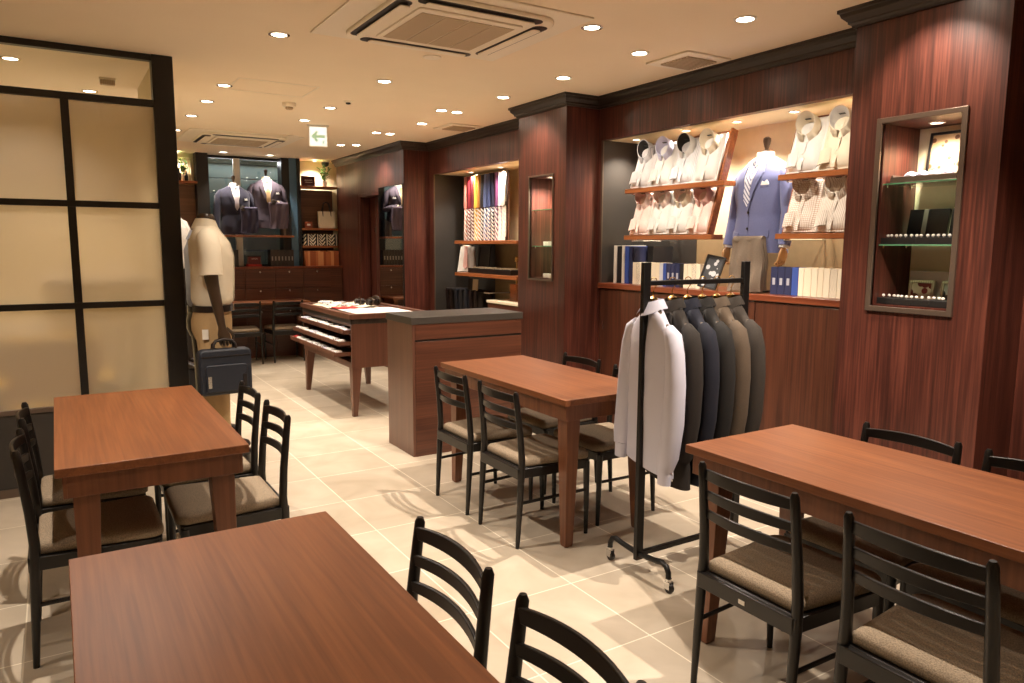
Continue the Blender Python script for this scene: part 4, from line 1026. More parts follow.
t = thing('tie_tray', 'grey wooden tray with folded blue neckwear on the top glass shelf', 'tray', (3.47, 1.915, 1.765))
b = MB(); b.box(-0.09,0.05,-0.15,0.155,0,0.006); b.box(-0.09,-0.082,-0.15,0.155,0.006,0.03); b.box(0.042,0.05,-0.15,0.155,0.006,0.045); b.box(-0.082,0.042,0.147,0.155,0.006,0.04); b.box(-0.082,0.042,-0.15,-0.142,0.006,0.04); b.build('box', MT['grey_frame'], t, bevel=0.002)
for i in range(4):
    o = MB().tube([(-0.045,0,0.016),(-0.01,0.006,0.024),(0.03,0,0.017)], [0.018,0.026,0.016], seg=12, flat=1.3).build('bow_tie', MT['shirt_paleblue'] if i % 2 else lil, None); o.location = (3.46, 1.84+0.055*i, 1.772)
    tag(o, 'rolled %s tie in the tray on the top glass shelf, %s from the right' % ('pale blue' if i % 2 else 'lilac', ORD[i]), 'tie', 'rolled ties in the display tray'); o.name = 'rolled_tie'
foil = pattern('black glossy box with silver wisps', srgb(26,24,24), srgb(120,112,100), 'stripe', 9, 0.25, 0.9, 0.12)
def gift_box(label, cat, mtx, w_, h_, m, th=0.02, group=None, nm='cufflink_box'):
    t = thing(nm, label, cat, mtx=mtx, group=group)
    MB().box(-w_/2, w_/2, 0, h_, 0, th).build('lid', m, t, bevel=0.002); MB().box(-w_/2, w_/2, 0.0, 0.03, th, th+0.06).build('base', MT['black_card'], t, bevel=0.002)
    MB().box(-w_/2+0.008, w_/2-0.008, 0.022, 0.032, th+0.005, th+0.055).build('cushion', MT['dark_slot'], t)
    return t
gift_box('large open black box standing on the middle glass shelf, left', 'box', facing(3.56, 1.975, 1.484, 80), 0.19, 0.165, foil, group='black boxes in the display case')
gift_box('open black box on the middle glass shelf, right end', 'box', facing(3.56, 1.81, 1.484, 80), 0.12, 0.165, MT['black_card'], group='black boxes in the display case')
picture('small_photo_card', 'small card with dark red picture at the bottom of the near display case', 'card', facing(3.56, 1.985, 1.2, 80), 0.12, 0.11, MT['grille'], pattern('dark red print', srgb(210,190,160), srgb(110,30,26), 'dots', 24, 0.5, 0, 0.5), group='photo cards in the display case')
picture('small_photo_card', 'small card with grey picture at the bottom of the near display case', 'card', facing(3.56, 1.83, 1.2, 80), 0.12, 0.11, MT['grille'], pattern('grey print', srgb(190,186,176), srgb(50,50,52), 'dots', 24, 0.5, 0, 0.5), group='photo cards in the display case')
t = thing('card_holder', 'white card strip behind the small photo cards', 'card', (3.60, 1.91, 1.199)); 
t2 = MB().box(0, 0.012, -0.155, 0.155, 0, 0.155).build('backing_card', MT['white'], t, bevel=0.001)
# cufflink trays
lg = 'cufflink trays in the display cases'; CLM = {}
def cuff_tray(x, y, z, label, n=4, w_=0.085):
    t = thing('cufflink_tray', label, 'tray', (x, y, z), 0, lg)
    MB().box(-0.055, 0.03, -w_/2, w_/2, 0, 0.030).build('tray', MT['black_card'], t, bevel=0.002)
    return t
CL = None
def cufflinks(x, y, z, n, step, where):
    global CL
    for i in range(n):
        if CL is None:
            CL = thing('cufflink', '', 'cufflink'); MB().lathe([(0.007,0.006),(0.0075,0.012),(0.004,0.016),(0.0005,0.0165)], seg=10).build('head', MT['pot'], CL); MB().lathe([(0.002,0),(0.002,0.006)], seg=6).build('post', MT['chrome'], CL); o = CL
        else: o = dup(CL)
        o.location = (x+random.uniform(-0.012, 0.012), y+i*step, z); o['label'] = 'silver white cufflink %s, %s from the right' % (where, (allord+['twenty first'])[min(i, 20)]); o['category'] = 'cufflink'; o['group'] = 'cufflinks on the little black trays'
for k in range(4):
    yy = 1.79+k*0.085
    cuff_tray(3.42, yy, 1.483, 'black cufflink tray on the middle glass shelf, %s from the right' % ORD[k])
    cuff_tray(3.42, yy, 1.199, 'black cufflink tray on the case floor, %s from the right' % ORD[k])
cufflinks(3.395, 1.765, 1.513, 14, 0.0235, 'on the middle shelf of the near display case')
cufflinks(3.395, 1.765, 1.229, 14, 0.0235, 'at the bottom of the near display case')
# column case goods
picture('small_photo_card', 'upright picture card on the top shelf of the column display case', 'card', facing(3.56, 4.93, 1.757, 82), 0.14, 0.19, MT['black_card'], pattern('pale print', srgb(236,232,224), srgb(120,120,124), 'dots', 30, 0.5, 0, 0.35), group='photo cards in the display case')
for z, n in ((1.466, 'middle shelf'), (1.209, 'floor')):
    for k in range(5):
        yy = 4.80+0.04*k
        o = MB().prism(rrect(-0.018,0.018,-0.016,0.016,0.004), 0, 0.022).build('ring_box', MT['white'], None, bevel=0.002)
        o.location = (3.40+0.02*(k % 2), yy, z); o.scale = (1.3, 1.1, 1.5); tag(o, 'small white box on the %s of the column case, %s from right' % (n, ORD[k]), 'box', 'white boxes in the column display case')
        if k < 3:
            o = o.copy(); COL.objects.link(o); o.location = (3.46+0.01*k, yy+0.008, z); o.scale = (1.4, 1.1, 4.2)
            tag(o, 'tall white box on the %s of the column case, %s from right' % (n, ORD[k]), 'box', 'white boxes in the column display case')

# ------------------------------------------------------------------ far niche: neckties, shelves
for z, lab in ((1.515, 'upper wooden shelf under the neckties'), (1.18, 'lower wooden shelf under the necktie display')):
    t = thing('wall_shelf', lab, 'shelf', (XW, 6.42, z), 0, 'wooden shelves of the necktie niche')
    MB().box(0.0, 0.44, -0.62, 0.63, -0.035, 0).build('board', MT['shelf_wood'], t, bevel=0.004)
    MB().tube([(0.05, 0.615, -0.042), (0.42, 0.615, -0.042)], 0.006, seg=8).build('bracket', MT['chrome'], t)
tc_ = [('salmon pink',(214,140,128)),('deep red',(120,28,38)),('wine red',(92,24,34)),('golden yellow',(222,176,66)),('amber',(176,122,44)),('black',(36,34,40)),('slate blue',(96,112,160)),('steel blue',(72,84,130)),('navy',(38,40,66)),('plum',(110,60,100)),('lilac white',(216,208,222)),('silver white',(226,222,216))]
NT = len(tc_)
t = thing('tie_rack', 'tilted brown board with bars that carries the two tiers of neckties', 'rack', (3.93, 6.87, 1.515))
m = Matrix.Rotation(R(0), 4, 'Y'); MB().box(0.0, 0.02, -0.44, 0.44, 0.0, 0.70).build('board', MT['cab_wood'], t, bevel=0.002)
for z in (0.695, 0.345): MB().tube([(-0.03,-0.44,z),(-0.03,0.44,z)], 0.006, seg=8).build('bar', MT['chrome'], t)
for tier in range(2):
    for i, (cn, c) in enumerate(tc_):
        col = srgb(*c)
        if tier == 0: m = pattern('ribbed %s silk' % cn, col, tuple(v*0.8 for v in col[:3])+(1,), 'stripe', 60, 0.5, 0, 0.5)
        else: m = pattern('white diagonal stripe %s silk' % cn, srgb(238,234,228), col, 'stripe_xy', 34, 0.5, R(-48 if i % 3 else -35), 0.5)
        yy = 7.275-i*0.0735; zz = 2.205 if tier == 0 else 1.855
        L_ = 0.335 if tier else 0.33
        o = thing('necktie', ('plain %s necktie hanging in the upper tier of the tie display' if tier == 0 else 'diagonally striped %s necktie hanging in the lower tier of the tie display') % cn, 'necktie', mtx=facing(3.895, yy, zz, 90), group='upper tier neckties' if tier == 0 else 'lower tier neckties')
        def fn(u, v, L_=L_, i=i):
            wd = 0.052+0.018*v; x = (u-0.5)*wd
            return (x+0.004*math.sin(v*4+i), -v*L_ + (0.018*(abs(u-0.5)*2)-0.018)*max(0, v-0.9)*10, 0.010*math.cos((u-0.5)*PI)+0.006*math.sin(v*3+i))
        MB().sheet(fn, 8, 12, (0, 0, -0.006)).build('blade', m, o, angle=60)
        MB().sheet(lambda u, v, L_=L_: ((u-0.5)*0.045+0.010, -v*L_*0.9, -0.012), 3, 6, (0, 0, -0.004)).build('tail', m, o)
# shirt and tie display card, black tray
t = thing('shirt_form', 'small white shirt with a pink tie on a stand, left on the lower wooden shelf', 'shirt', mtx=facing(3.80, 7.08, 1.181, 80, R(42)) @ Matrix.Scale(1.25, 4))
MB().sheet(lambda u, v: ((u*2-1)*(0.085-0.02*v), v*0.22, 0.03*(1-(u*2-1)**2)), 12, 10, (0,0,-0.01)).build('body', MT['shirt_white'], t, angle=60)
b = MB(); b.tube([(0.036*math.cos(a), 0.235+0.008*math.sin(a), 0.028+0.036*math.sin(a)) for a in [2*PI*k/20 for k in range(21)]], 0.014, seg=8, flat=0.35, upv=(0,1,0)); b.build('collar', IV, t, angle=60)
b = MB(); b.prism([(-0.012,0.215),(0.012,0.215),(0.022,0.04),(0.0,0.015),(-0.022,0.04)], 0.032, 0.040); b.build('necktie', rose, t, bevel=0.002)
picture('display_card', 'dark card standing behind the small shirt form on the lower wooden shelf', 'card', facing(3.93, 6.93, 1.181, 84), 0.24, 0.27, MT['black_card'], MT['black_card'])
t = thing('belt_tray', 'long black tray holding small goods on the lower wooden shelf', 'tray', (3.80, 6.42, 1.181))
b = MB(); b.box(-0.10,0.10,-0.42,0.44,0,0.05); b.build('tray', MT['leather'], t, bevel=0.003)
b = MB()
for i in range(14): b.box(-0.07+0.01*(i % 3), 0.05, -0.39+i*0.058, -0.39+i*0.058+0.04, 0.05, 0.062)
b.build('card_inlay', MT['grille'], t)
# trouser hanging rail and sign below
t = thing('trouser_rail', 'white bar below the lower shelf from which dark trousers hang', 'rail', (3.80, 7.0, 0.975))
MB().tube([(0,-0.42,0),(0,0.42,0)], 0.008, seg=10).build('bar', MT['white'], t)
for yy in (-0.40, 0.40): MB().tube([(0,yy,0),(0.295,yy,0)], 0.005, seg=8).build('support', MT['white'], t)
t = thing('rail_sign', 'small beige and black sign standing over the trouser bar', 'sign', mtx=facing(3.77, 6.88, 0.99, 86)); MB().box(-0.10,0.0,0,0.12,0,0.006).build('dark_half', MT['black_card'], t); MB().box(0.0,0.11,0,0.12,0,0.006).build('light_half', MT['grille'], t); MB().tube([(-0.06,0,0),(-0.06,-0.012,0)],0.004,seg=6).build('foot', MT['white'], t)
for i in range(7):
    m = [MT['leather'], MT['dark_slot'], MT['nylon'], darkb, MT['nylon'], MT['leather'], MT['dark_slot']][i]
    mt_ = Matrix.Translation((3.80, 7.34-i*0.11, 0.975)) @ Matrix.Rotation(R(0), 4, 'Z')
    drape_trousers('hanging_trousers', 'dark folded trousers on the white bar under the necktie shelves, %s from the left' % ORD[i], mt_, m, 0.20, 0.20, 0.45, group='trousers on the white bar')
t = thing('low_cabinet', 'low cream topped cabinet at the right side of the necktie niche', 'cabinet', (3.66, 5.95, 0)); MB().box(0,0.42,-0.45,0.42,0,0.90).build('body', MT['cab_wood'], t); MB().box(-0.01,0.43,-0.46,0.43,0.90,0.925).build('top', MT['paper'], t, bevel=0.003)
t = thing('wooden_block', 'upright light wooden box with a slim pole beside the necktie niche edge', 'box', (3.82, 6.08, 0.925)); MB().box(-0.04,0.04,-0.06,0.06,0,0.17).build('block', MT['shelf_wood'], t, bevel=0.003); MB().tube([(0,0,0.17),(0,0,0.38)], [0.010,0.006], seg=10).build('pole', MT['brass'], t); MB().lathe([(0.02,0.38),(0.026,0.40),(0.018,0.43),(0.002,0.44)], seg=14).build('finial', MT['brass'], t)

# ------------------------------------------------------------------ far block: mirror and door
t = thing('wall_mirror', 'tall mirror on the far wood panel reflecting a suited mannequin', 'mirror', (XC, 8.02, 0))
MB().box(-0.012, 0, -0.355, 0.365, 0.25, 2.14).build('backing', MT['black_frame'], t, bevel=0.001); MB().box(-0.014, -0.0121, -0.345, 0.355, 0.26, 2.13).build('mirror_glass', MT['mirror'], t)
b = MB(); b.box(3.335, 3.46, 9.06, 9.12, 0, 2.10); b.box(3.335, 3.46, 8.40, 8.425, 0, 2.10); b.box(3.335, 3.46, 8.425, 9.06, 2.06, 2.10)
fr = struct('trim_1', b, MT['wall_wood'], bevel=0.002)
d = struct('door_1', MB().box(3.47, 3.51, 8.43, 9.055, 0.005, 2.058), MT['wall_wood'])
MB().box(3.462, 3.470, 8.83, 8.845, 0.01, 2.05).build('metal_strip', MT['grey_frame'], d); h_ = MB().box(3.45, 3.464, 8.85, 8.88, 1.62, 1.68).build('latch', MT['chrome'], d)

# ------------------------------------------------------------------ far back: cabinets, window, shelves
t = thing('drawer_cabinet', 'long low reddish brown drawer cabinet with small silver knobs under the far window', 'cabinet', (2.0, 9.98, 0))
MB().box(-1.295, 1.325, -0.20, 0.168, 0, 1.155).build('carcass', MT['cab_wood'], t)
MB().box(-1.295, 1.328, -0.225, 0.168, 1.155, 1.18).build('top', MT['ledge_wood'], t, bevel=0.003)
kx = [2.233+0.372*k for k in range(-4, 4)]
for x in kx:
    for z0, z1 in ((0.905, 1.14), (0.64, 0.895), (0.36, 0.63), (0.06, 0.35)):
        if x+0.183 > 3.34 or x-0.183 < 0.70: continue
        d = MB().box(x-2.0-0.183, x-2.0+0.183, -0.214, -0.2, z0, z1).build('drawer', MT['cab_wood'], t, bevel=0.002)
        MB().lathe([(0.006,0),(0.006,0.006),(0.011,0.010),(0.011,0.016),(0.002,0.018)], seg=12).build('knob', MT['chrome'], d).matrix_basis = Matrix.Translation((x-2.0, -0.214, z1-0.03)) @ Matrix.Rotation(PI/2, 4, 'X')
t = thing('desk', 'long wooden desk top running in front of the far drawer cabinet', 'desk', (1.70, 9.57, 0))
MB().box(-0.95, 1.05, -0.24, 0.20, 0.72, 0.75).build('desktop', MT['table_wood'], t, bevel=0.002)
for x in (-0.93, 0.97): MB().box(x, x+0.05, -0.2, 0.18, 0, 0.72).build('side_panel', MT['leg_wood'], t)
# window
b = MB(); b.box(1.70, 2.69, 10.12, 10.17, 2.555, 2.585); b.box(1.70, 2.69, 10.12, 10.17, 1.16, 1.20); b.box(1.70, 1.73, 10.12, 10.17, 1.16, 2.585); b.box(2.66, 2.69, 10.12, 10.17, 1.16, 2.585)
wn = struct('window_1', b, MT['black_frame'])
MB().box(2.03, 2.11, 10.10, 10.16, 1.18, 2.56).build('mullion', MT['white'], wn, bevel=0.003)
MB().box(1.72, 2.67, 10.135, 10.141, 1.18, 2.56).build('pane', MT['glass'], wn)
b = MB()
for i in range(9): b.box(1.5, 2.9, 10.40, 10.42, 1.0+i*0.19, 1.0+i*0.19+0.183)
sh = struct('wall_outside_shutter', b, MT['teal'], bevel=0.004)
ol = bpy.data.lights.new('shutter_fill_light', 'AREA'); ol.shape = 'RECTANGLE'; ol.size = 1.2; ol.size_y = 0.15; ol.energy = 6; ol.color = (0.95, 0.98, 1.0)  # unseen area lamp added outside the window to brighten the shutter
olo = bpy.data.objects.new('shutter_fill_light', ol); COL.objects.link(olo); olo.location = (2.2, 10.27, 2.55); olo.rotation_euler = (R(-20), 0, 0)
struct('trim_window_left', MB().box(1.56, 1.70, 9.96, 10.149, 1.18, ZC), MT['black_frame'])
struct('trim_window_right', MB().box(2.60, 2.70, 9.96, 10.149, 1.18, ZC), MT['black_frame'])
struct('trim_blue_column', MB().box(2.70, 2.79, 9.94, 10.149, 1.18, ZC), MT['blue_col'])
struct('trim_shelf_side', MB().box(2.79, 2.83, 9.90, 10.149, 1.18, ZC), MT['black_frame'])
b = MB(); b.box(2.83, 3.33, 10.13, 10.149, 1.18, 2.20); b.box(0.80, 1.56, 10.13, 10.149, 1.18, 2.20); struct('trim_shelf_backing', b, wood('brown shelf backing', srgb(98,66,46), srgb(126,88,62), 'x', 60))
for (x0, x1, z, lab) in ((2.83, 3.33, 2.24, 'top wooden shelf in the far right corner with the plant'), (2.83, 3.33, 1.685, 'wooden shelf in the far right corner with the white bag'), (2.83, 3.33, 1.45, 'wooden shelf board above the orange brown books'), (0.95, 1.56, 2.235, 'wooden shelf at the far left with the plant and bottles')):
    t = thing('shelf_board', lab, 'shelf', ((x0+x1)/2, 10.0, z)); h = (x1-x0)/2
    MB().box(-h, h, -0.10, 0.129, -0.028, 0).build('board', MT['shelf_wood'], t, bevel=0.003)
t = thing('glass_display_shelf', 'shelf in front of the far window on which the two suit mannequins stand', 'shelf', (2.22, 9.93, 1.58))
MB().box(-0.45, 0.46, -0.19, 0.19, -0.025, 0).build('board', MT['shelf_wood'], t, bevel=0.002)
for x in (-0.40, 0.41): MB().tube([(x,0.15,-0.025),(x,0.15,-0.40)], 0.010, seg=8).build('support', MT['rack_black'], t)
silver_tie = mat('silver white tie silk', srgb(206,200,210), 0.5); sand_tie = mat('sand coloured tie silk', srgb(196,166,124), 0.5)
suit_mannequin('suit_mannequin', 'mannequin in a navy suit jacket with silver tie, left one in the far window', Matrix.Translation((1.985, 9.90, 1.59)) @ Matrix.Rotation(R(2), 4, 'Z') @ Matrix.Scale(0.91, 4, (1,0,0)), MT['navy'], MT['shirt_white'], silver_tie, 0.93, group='suit mannequins in the far window', armpose=1, handm='dark_mannequin')
suit_mannequin('suit_mannequin', 'mannequin in a grey mauve suit jacket with sand tie, right one in the far window', Matrix.Translation((2.395, 9.93, 1.675)) @ Matrix.Rotation(R(-4), 4, 'Z') @ Matrix.Scale(0.91, 4, (1,0,0)), MT['grey_purple'], MT['shirt_ivory'], sand_tie, 0.95, group='suit mannequins in the far window', armpose=1, handm='dark_mannequin')
pants1 = mat('navy trouser wool', srgb(58,54,78), 0.85); pants2 = mat('grey mauve trouser wool', srgb(96,84,100), 0.85)
drape_trousers('draped_trousers', 'navy trousers draped over the arm of the left window mannequin', Matrix.Translation((2.105, 9.64, 1.905)), pants1, 0.20, 0.20, 0.30, group='trousers over the window mannequins arms')
drape_trousers('draped_trousers', 'grey mauve trousers draped over the arm of the right window mannequin', Matrix.Translation((2.475, 9.66, 1.975)), pants2, 0.24, 0.22, 0.31, group='trousers over the window mannequins arms')
# books in the far window
GW = 'dark binders under the far window'
brn = mat('dark brown binder', srgb(58,48,44), 0.6); tag_m = mat('pale grey label', srgb(150,140,130), 0.6)
def bookf(x, y, z, th, h, d, m, lab, grp, spine=None):      # spine towards the room (-y)
    return book(x, y, z, th, h, d, m, lab, grp, rotz=R(90), spine=spine)
for i in range(7): bookf(2.43+i*0.043, 9.82, 1.18, 0.041, 0.215, 0.16, brn, 'dark binder with a pale label beside the red box, %s from the left' % ORD[i], GW, spine=tag_m)
for i in range(4): bookf(1.86+i*0.043, 9.82, 1.18, 0.041, 0.215, 0.16, brn, 'dark binder, %s from the left behind the mannequin on the far cabinet' % ORD[i], GW)
GO = 'orange brown books on the far right shelf'
orm = [mat('orange brown leather cloth', srgb(188,110,62), 0.6), mat('dark orange cloth', srgb(160,84,44), 0.6), mat('light tan cloth', srgb(214,150,96), 0.6)]
x = 2.85; i = 0
while x < 3.30:
    th = random.uniform(0.028, 0.042); x += th; bookf(x, 9.86, 1.18, th, random.uniform(0.185, 0.205), 0.15, orm[(i*2+i//3) % 3], '%s book, %s from the left in the orange row of the far corner' % (['orange brown','dark orange','light tan'][(i*2+i//3) % 3], allord[i]), GO); i += 1
spoolm = [pattern('black white pattern %d' % k, srgb(236,226,206), srgb(30,24,22), 'stripe', 30+k*6, 0.7, 0.7*k-0.7, 0.5) for k in range(3)]
for i in range(11):
    t_ = thing('patterned_booklet', 'black and cream patterned booklet, %s from the left under the white bag' % ORD[i], 'booklet', (2.853+i*0.043, 9.92, 1.4505), 0, 'patterned booklets under the white bag')
    MB().box(0, 0.038, 0, 0.14, 0, 0.155).build('cover', spoolm[i % 3], t_, bevel=0.002); MB().box(0.004, 0.034, 0.141, 0.146, 0.002, 0.15).build('pages', MT['paper'], t_)
for i in range(3):
    bookf(2.595+i*0.036, 9.80, 1.581, 0.034, 0.20+0.02*i, 0.12, [MT['taupe_wool'], brn, darkb][i], 'booklet standing at the right end of the window shelf, %s from the left' % ORD[i], 'booklets beside the right suit')
# red box with lettering
def letters(parent, n, w_, h_, x0, x1, z, y, m):
    b = MB(); st = (x1-x0)/n
    for i in range(n):
        a = x0+i*st; b.box(a, a+st*0.25, y-0.001, y, z, z+h_); b.box(a, a+st*0.7, y-0.001, y, z+h_*0.8*(i % 2), z+h_*0.8*(i % 2)+h_*0.2)
    return b.build('lettering', m, parent, smooth=False)
t = thing('red_storage_box', 'dark red box with white lettering standing on the far cabinet', 'box', (2.19, 9.84, 1.18))
MB().box(-0.075, 0.075, 0, 0.10, 0.03, 0.125).build('box', mat('dark red lacquer', srgb(96,26,24), 0.35), t, bevel=0.003)
MB().box(-0.08, 0.08, -0.004, 0.104, 0.125, 0.14).build('lid', MT['black_card'], t, bevel=0.002); MB().box(-0.085, 0.085, -0.01, 0.11, 0.0, 0.03).build('base', MT['red'], t, bevel=0.002)
letters(t, 7, 0, 0.014, -0.035, 0.040, 0.092, -0.0005, MT['white'])
t = thing('brand_sign_box', 'dark maroon sign block with white lettering on the far right top shelf', 'sign', (2.95, 9.93, 2.2405), R(6))
MB().box(-0.09, 0.09, 0, 0.05, 0, 0.13).build('block', mat('maroon lacquer', srgb(74,30,32), 0.4), t, bevel=0.003)
letters(t, 9, 0, 0.014, -0.055, 0.055, 0.068, -0.0005, MT['white']); MB().box(-0.05, 0.05, -0.0015, -0.0002, 0.045, 0.050).build('underline', MT['white'], t)
# plants
def plant(name, label, loc, h, r, n, seed):
    rnd = random.Random(seed); t = thing(name, label, 'potted plant', loc)
    MB().lathe([(0.026,0),(0.034,0.05),(0.036,0.075),(0.031,0.075),(0.028,0.06),(0.001,0.058)], seg=20).build('pot', MT['pot'], t, angle=40)
    st = MB(); lf = MB()
    for k in range(n):
        a = rnd.random()*2*PI; tip = Vector((r*math.cos(a)*rnd.uniform(0.3,1), r*math.sin(a)*rnd.uniform(0.3,0.8), rnd.uniform(0.55,1)*h))
        mid = Vector((tip.x*0.4, tip.y*0.4, tip.z*0.55+0.03)); st.tube([(0,0,0.055), mid, tip], [0.003,0.0022,0.001], seg=5)
        for q in range(6):
            c = mid.lerp(tip, q/5)+Vector((rnd.uniform(-.02,.02), rnd.uniform(-.02,.02), rnd.uniform(-.015,.015))); d = Vector((rnd.uniform(-1,1), rnd.uniform(-1,1), rnd.uniform(-0.3,0.7))).normalized(); s_ = d.cross(Vector((0,0,1))).normalized(); u_ = s_.cross(d)
            L_ = rnd.uniform(0.03,0.045); w_ = L_*0.36
            base = c; pts = [base, base+d*L_*0.35+s_*w_+u_*0.004, base+d*L_, base+d*L_*0.35-s_*w_+u_*0.004, base+d*L_*0.4-u_*0.004, base+d*L_*0.4+u_*0.001]
            lf.add(pts, [(0,1,5),(1,2,5),(2,3,5),(3,0,5),(0,4,1),(1,4,2),(2,4,3),(3,4,0)])
    st.build('stem', MT['leaf'], t); lf.build('foliage', MT['leaf'], t, smooth=False); return t
plant('potted_plant', 'leafy green plant in a white pot on the far right top shelf', (3.17, 9.95, 2.2405), 0.26, 0.085, 16, 3)
plant('potted_plant', 'small leafy plant on the far left shelf beside dark bottles', (1.42, 10.0, 2.2355), 0.27, 0.06, 10, 5)
for i, (x, hh) in enumerate(((1.36, 0.14), (1.44, 0.10), (1.31, 0.12))):
    t = thing('dark_bottle', '', 'bottle', (x, 9.93, 2.2355), 0, 'bottles on the far left shelf'); t['label'] = 'dark bottle on the far left shelf, %s' % ['the tallest', 'the short one under the plant', 'the leftmost'][i]
    MB().lathe([(0.020,0),(0.022,0.01),(0.022,hh*0.55),(0.009,hh*0.72),(0.009,hh)], seg=16).build('body', MT['black_card'], t, angle=50); MB().lathe([(0.010,hh),(0.010,hh+0.012)], seg=12).build('cap', MT['brass'], t)
picture('framed_poster', 'pale framed print leaning behind the plant on the far left shelf', 'picture', Matrix.Translation((1.40, 10.08, 2.236)) @ Matrix.Rotation(R(84), 4, 'X'), 0.24, 0.30, MT['paper'], pattern('pale warm print', srgb(240,226,196), srgb(206,170,120), 'stripe', 22, 0.6, 0.3, 0.4))
# projector speaker up in the corner
t = thing('corner_speaker', 'small dark speaker high in the far right corner above the plant', 'speaker', (3.20, 9.99, 2.56)); MB().lathe([(0.05,0.03),(0.05,0.0),(0.045,-0.03),(0.02,-0.05),(0.002,-0.052)], seg=22).build('dome', MT['dark_slot'], t, angle=50); MB().lathe([(0.06,0.03),(0.06,0.012),(0.05,0.008)], seg=22).build('collar', MT['panel_cream'], t)
# tote bag and wallet
t = thing('tote_bag', 'white leather tote bag with black handles on the far right shelf', 'bag', (3.185, 9.96, 1.6855))
b = MB(); b.loft([[(sx_*a*1.0, y_, z) for sx_, y_ in ((-1,-d),(-0.5,-d-0.006),(0,-d-0.008),(0.5,-d-0.006),(1,-d),(1.03,0),(1,d),(0,d+0.004),(-1,d),(-1.03,0))] for a, d, z in ((0.100,0.045,0),(0.104,0.048,0.02),(0.108,0.040,0.10),(0.114,0.022,0.20),(0.116,0.014,0.225))]); b.build('body', MT['shirt_cream'], t, angle=50, bevel=0.002)
for s in (-1, 1):
    b = MB(); b.tube([(-0.055,s*0.030,0.15),(-0.055,s*0.024,0.21),(-0.050,s*0.020,0.28),(-0.030,s*0.018,0.335),(0,s*0.017,0.352),(0.030,s*0.018,0.335),(0.050,s*0.020,0.28),(0.055,s*0.024,0.21),(0.055,s*0.030,0.15)], 0.007, seg=8); b.build('handle', MT['leather'], t, angle=80)
MB().box(-0.02, 0.02, -0.046, -0.042, 0.05, 0.09).build('leather_tag', MT['leather'], t)
t = thing('wallet', 'small red brown wallet standing beside the white bag', 'wallet', (2.93, 9.93, 1.6855), R(8)); MB().box(-0.055,0.055,0,0.012,0,0.085).build('front', mat('red brown leather', srgb(150,76,52), 0.4), t, bevel=0.003); MB().box(-0.055,0.055,0.012,0.024,0,0.09).build('back', MT['leather'], t, bevel=0.003); MB().box(-0.02,0.025,-0.002,0.0,0.03,0.055).build('emblem', MT['pot'], t)

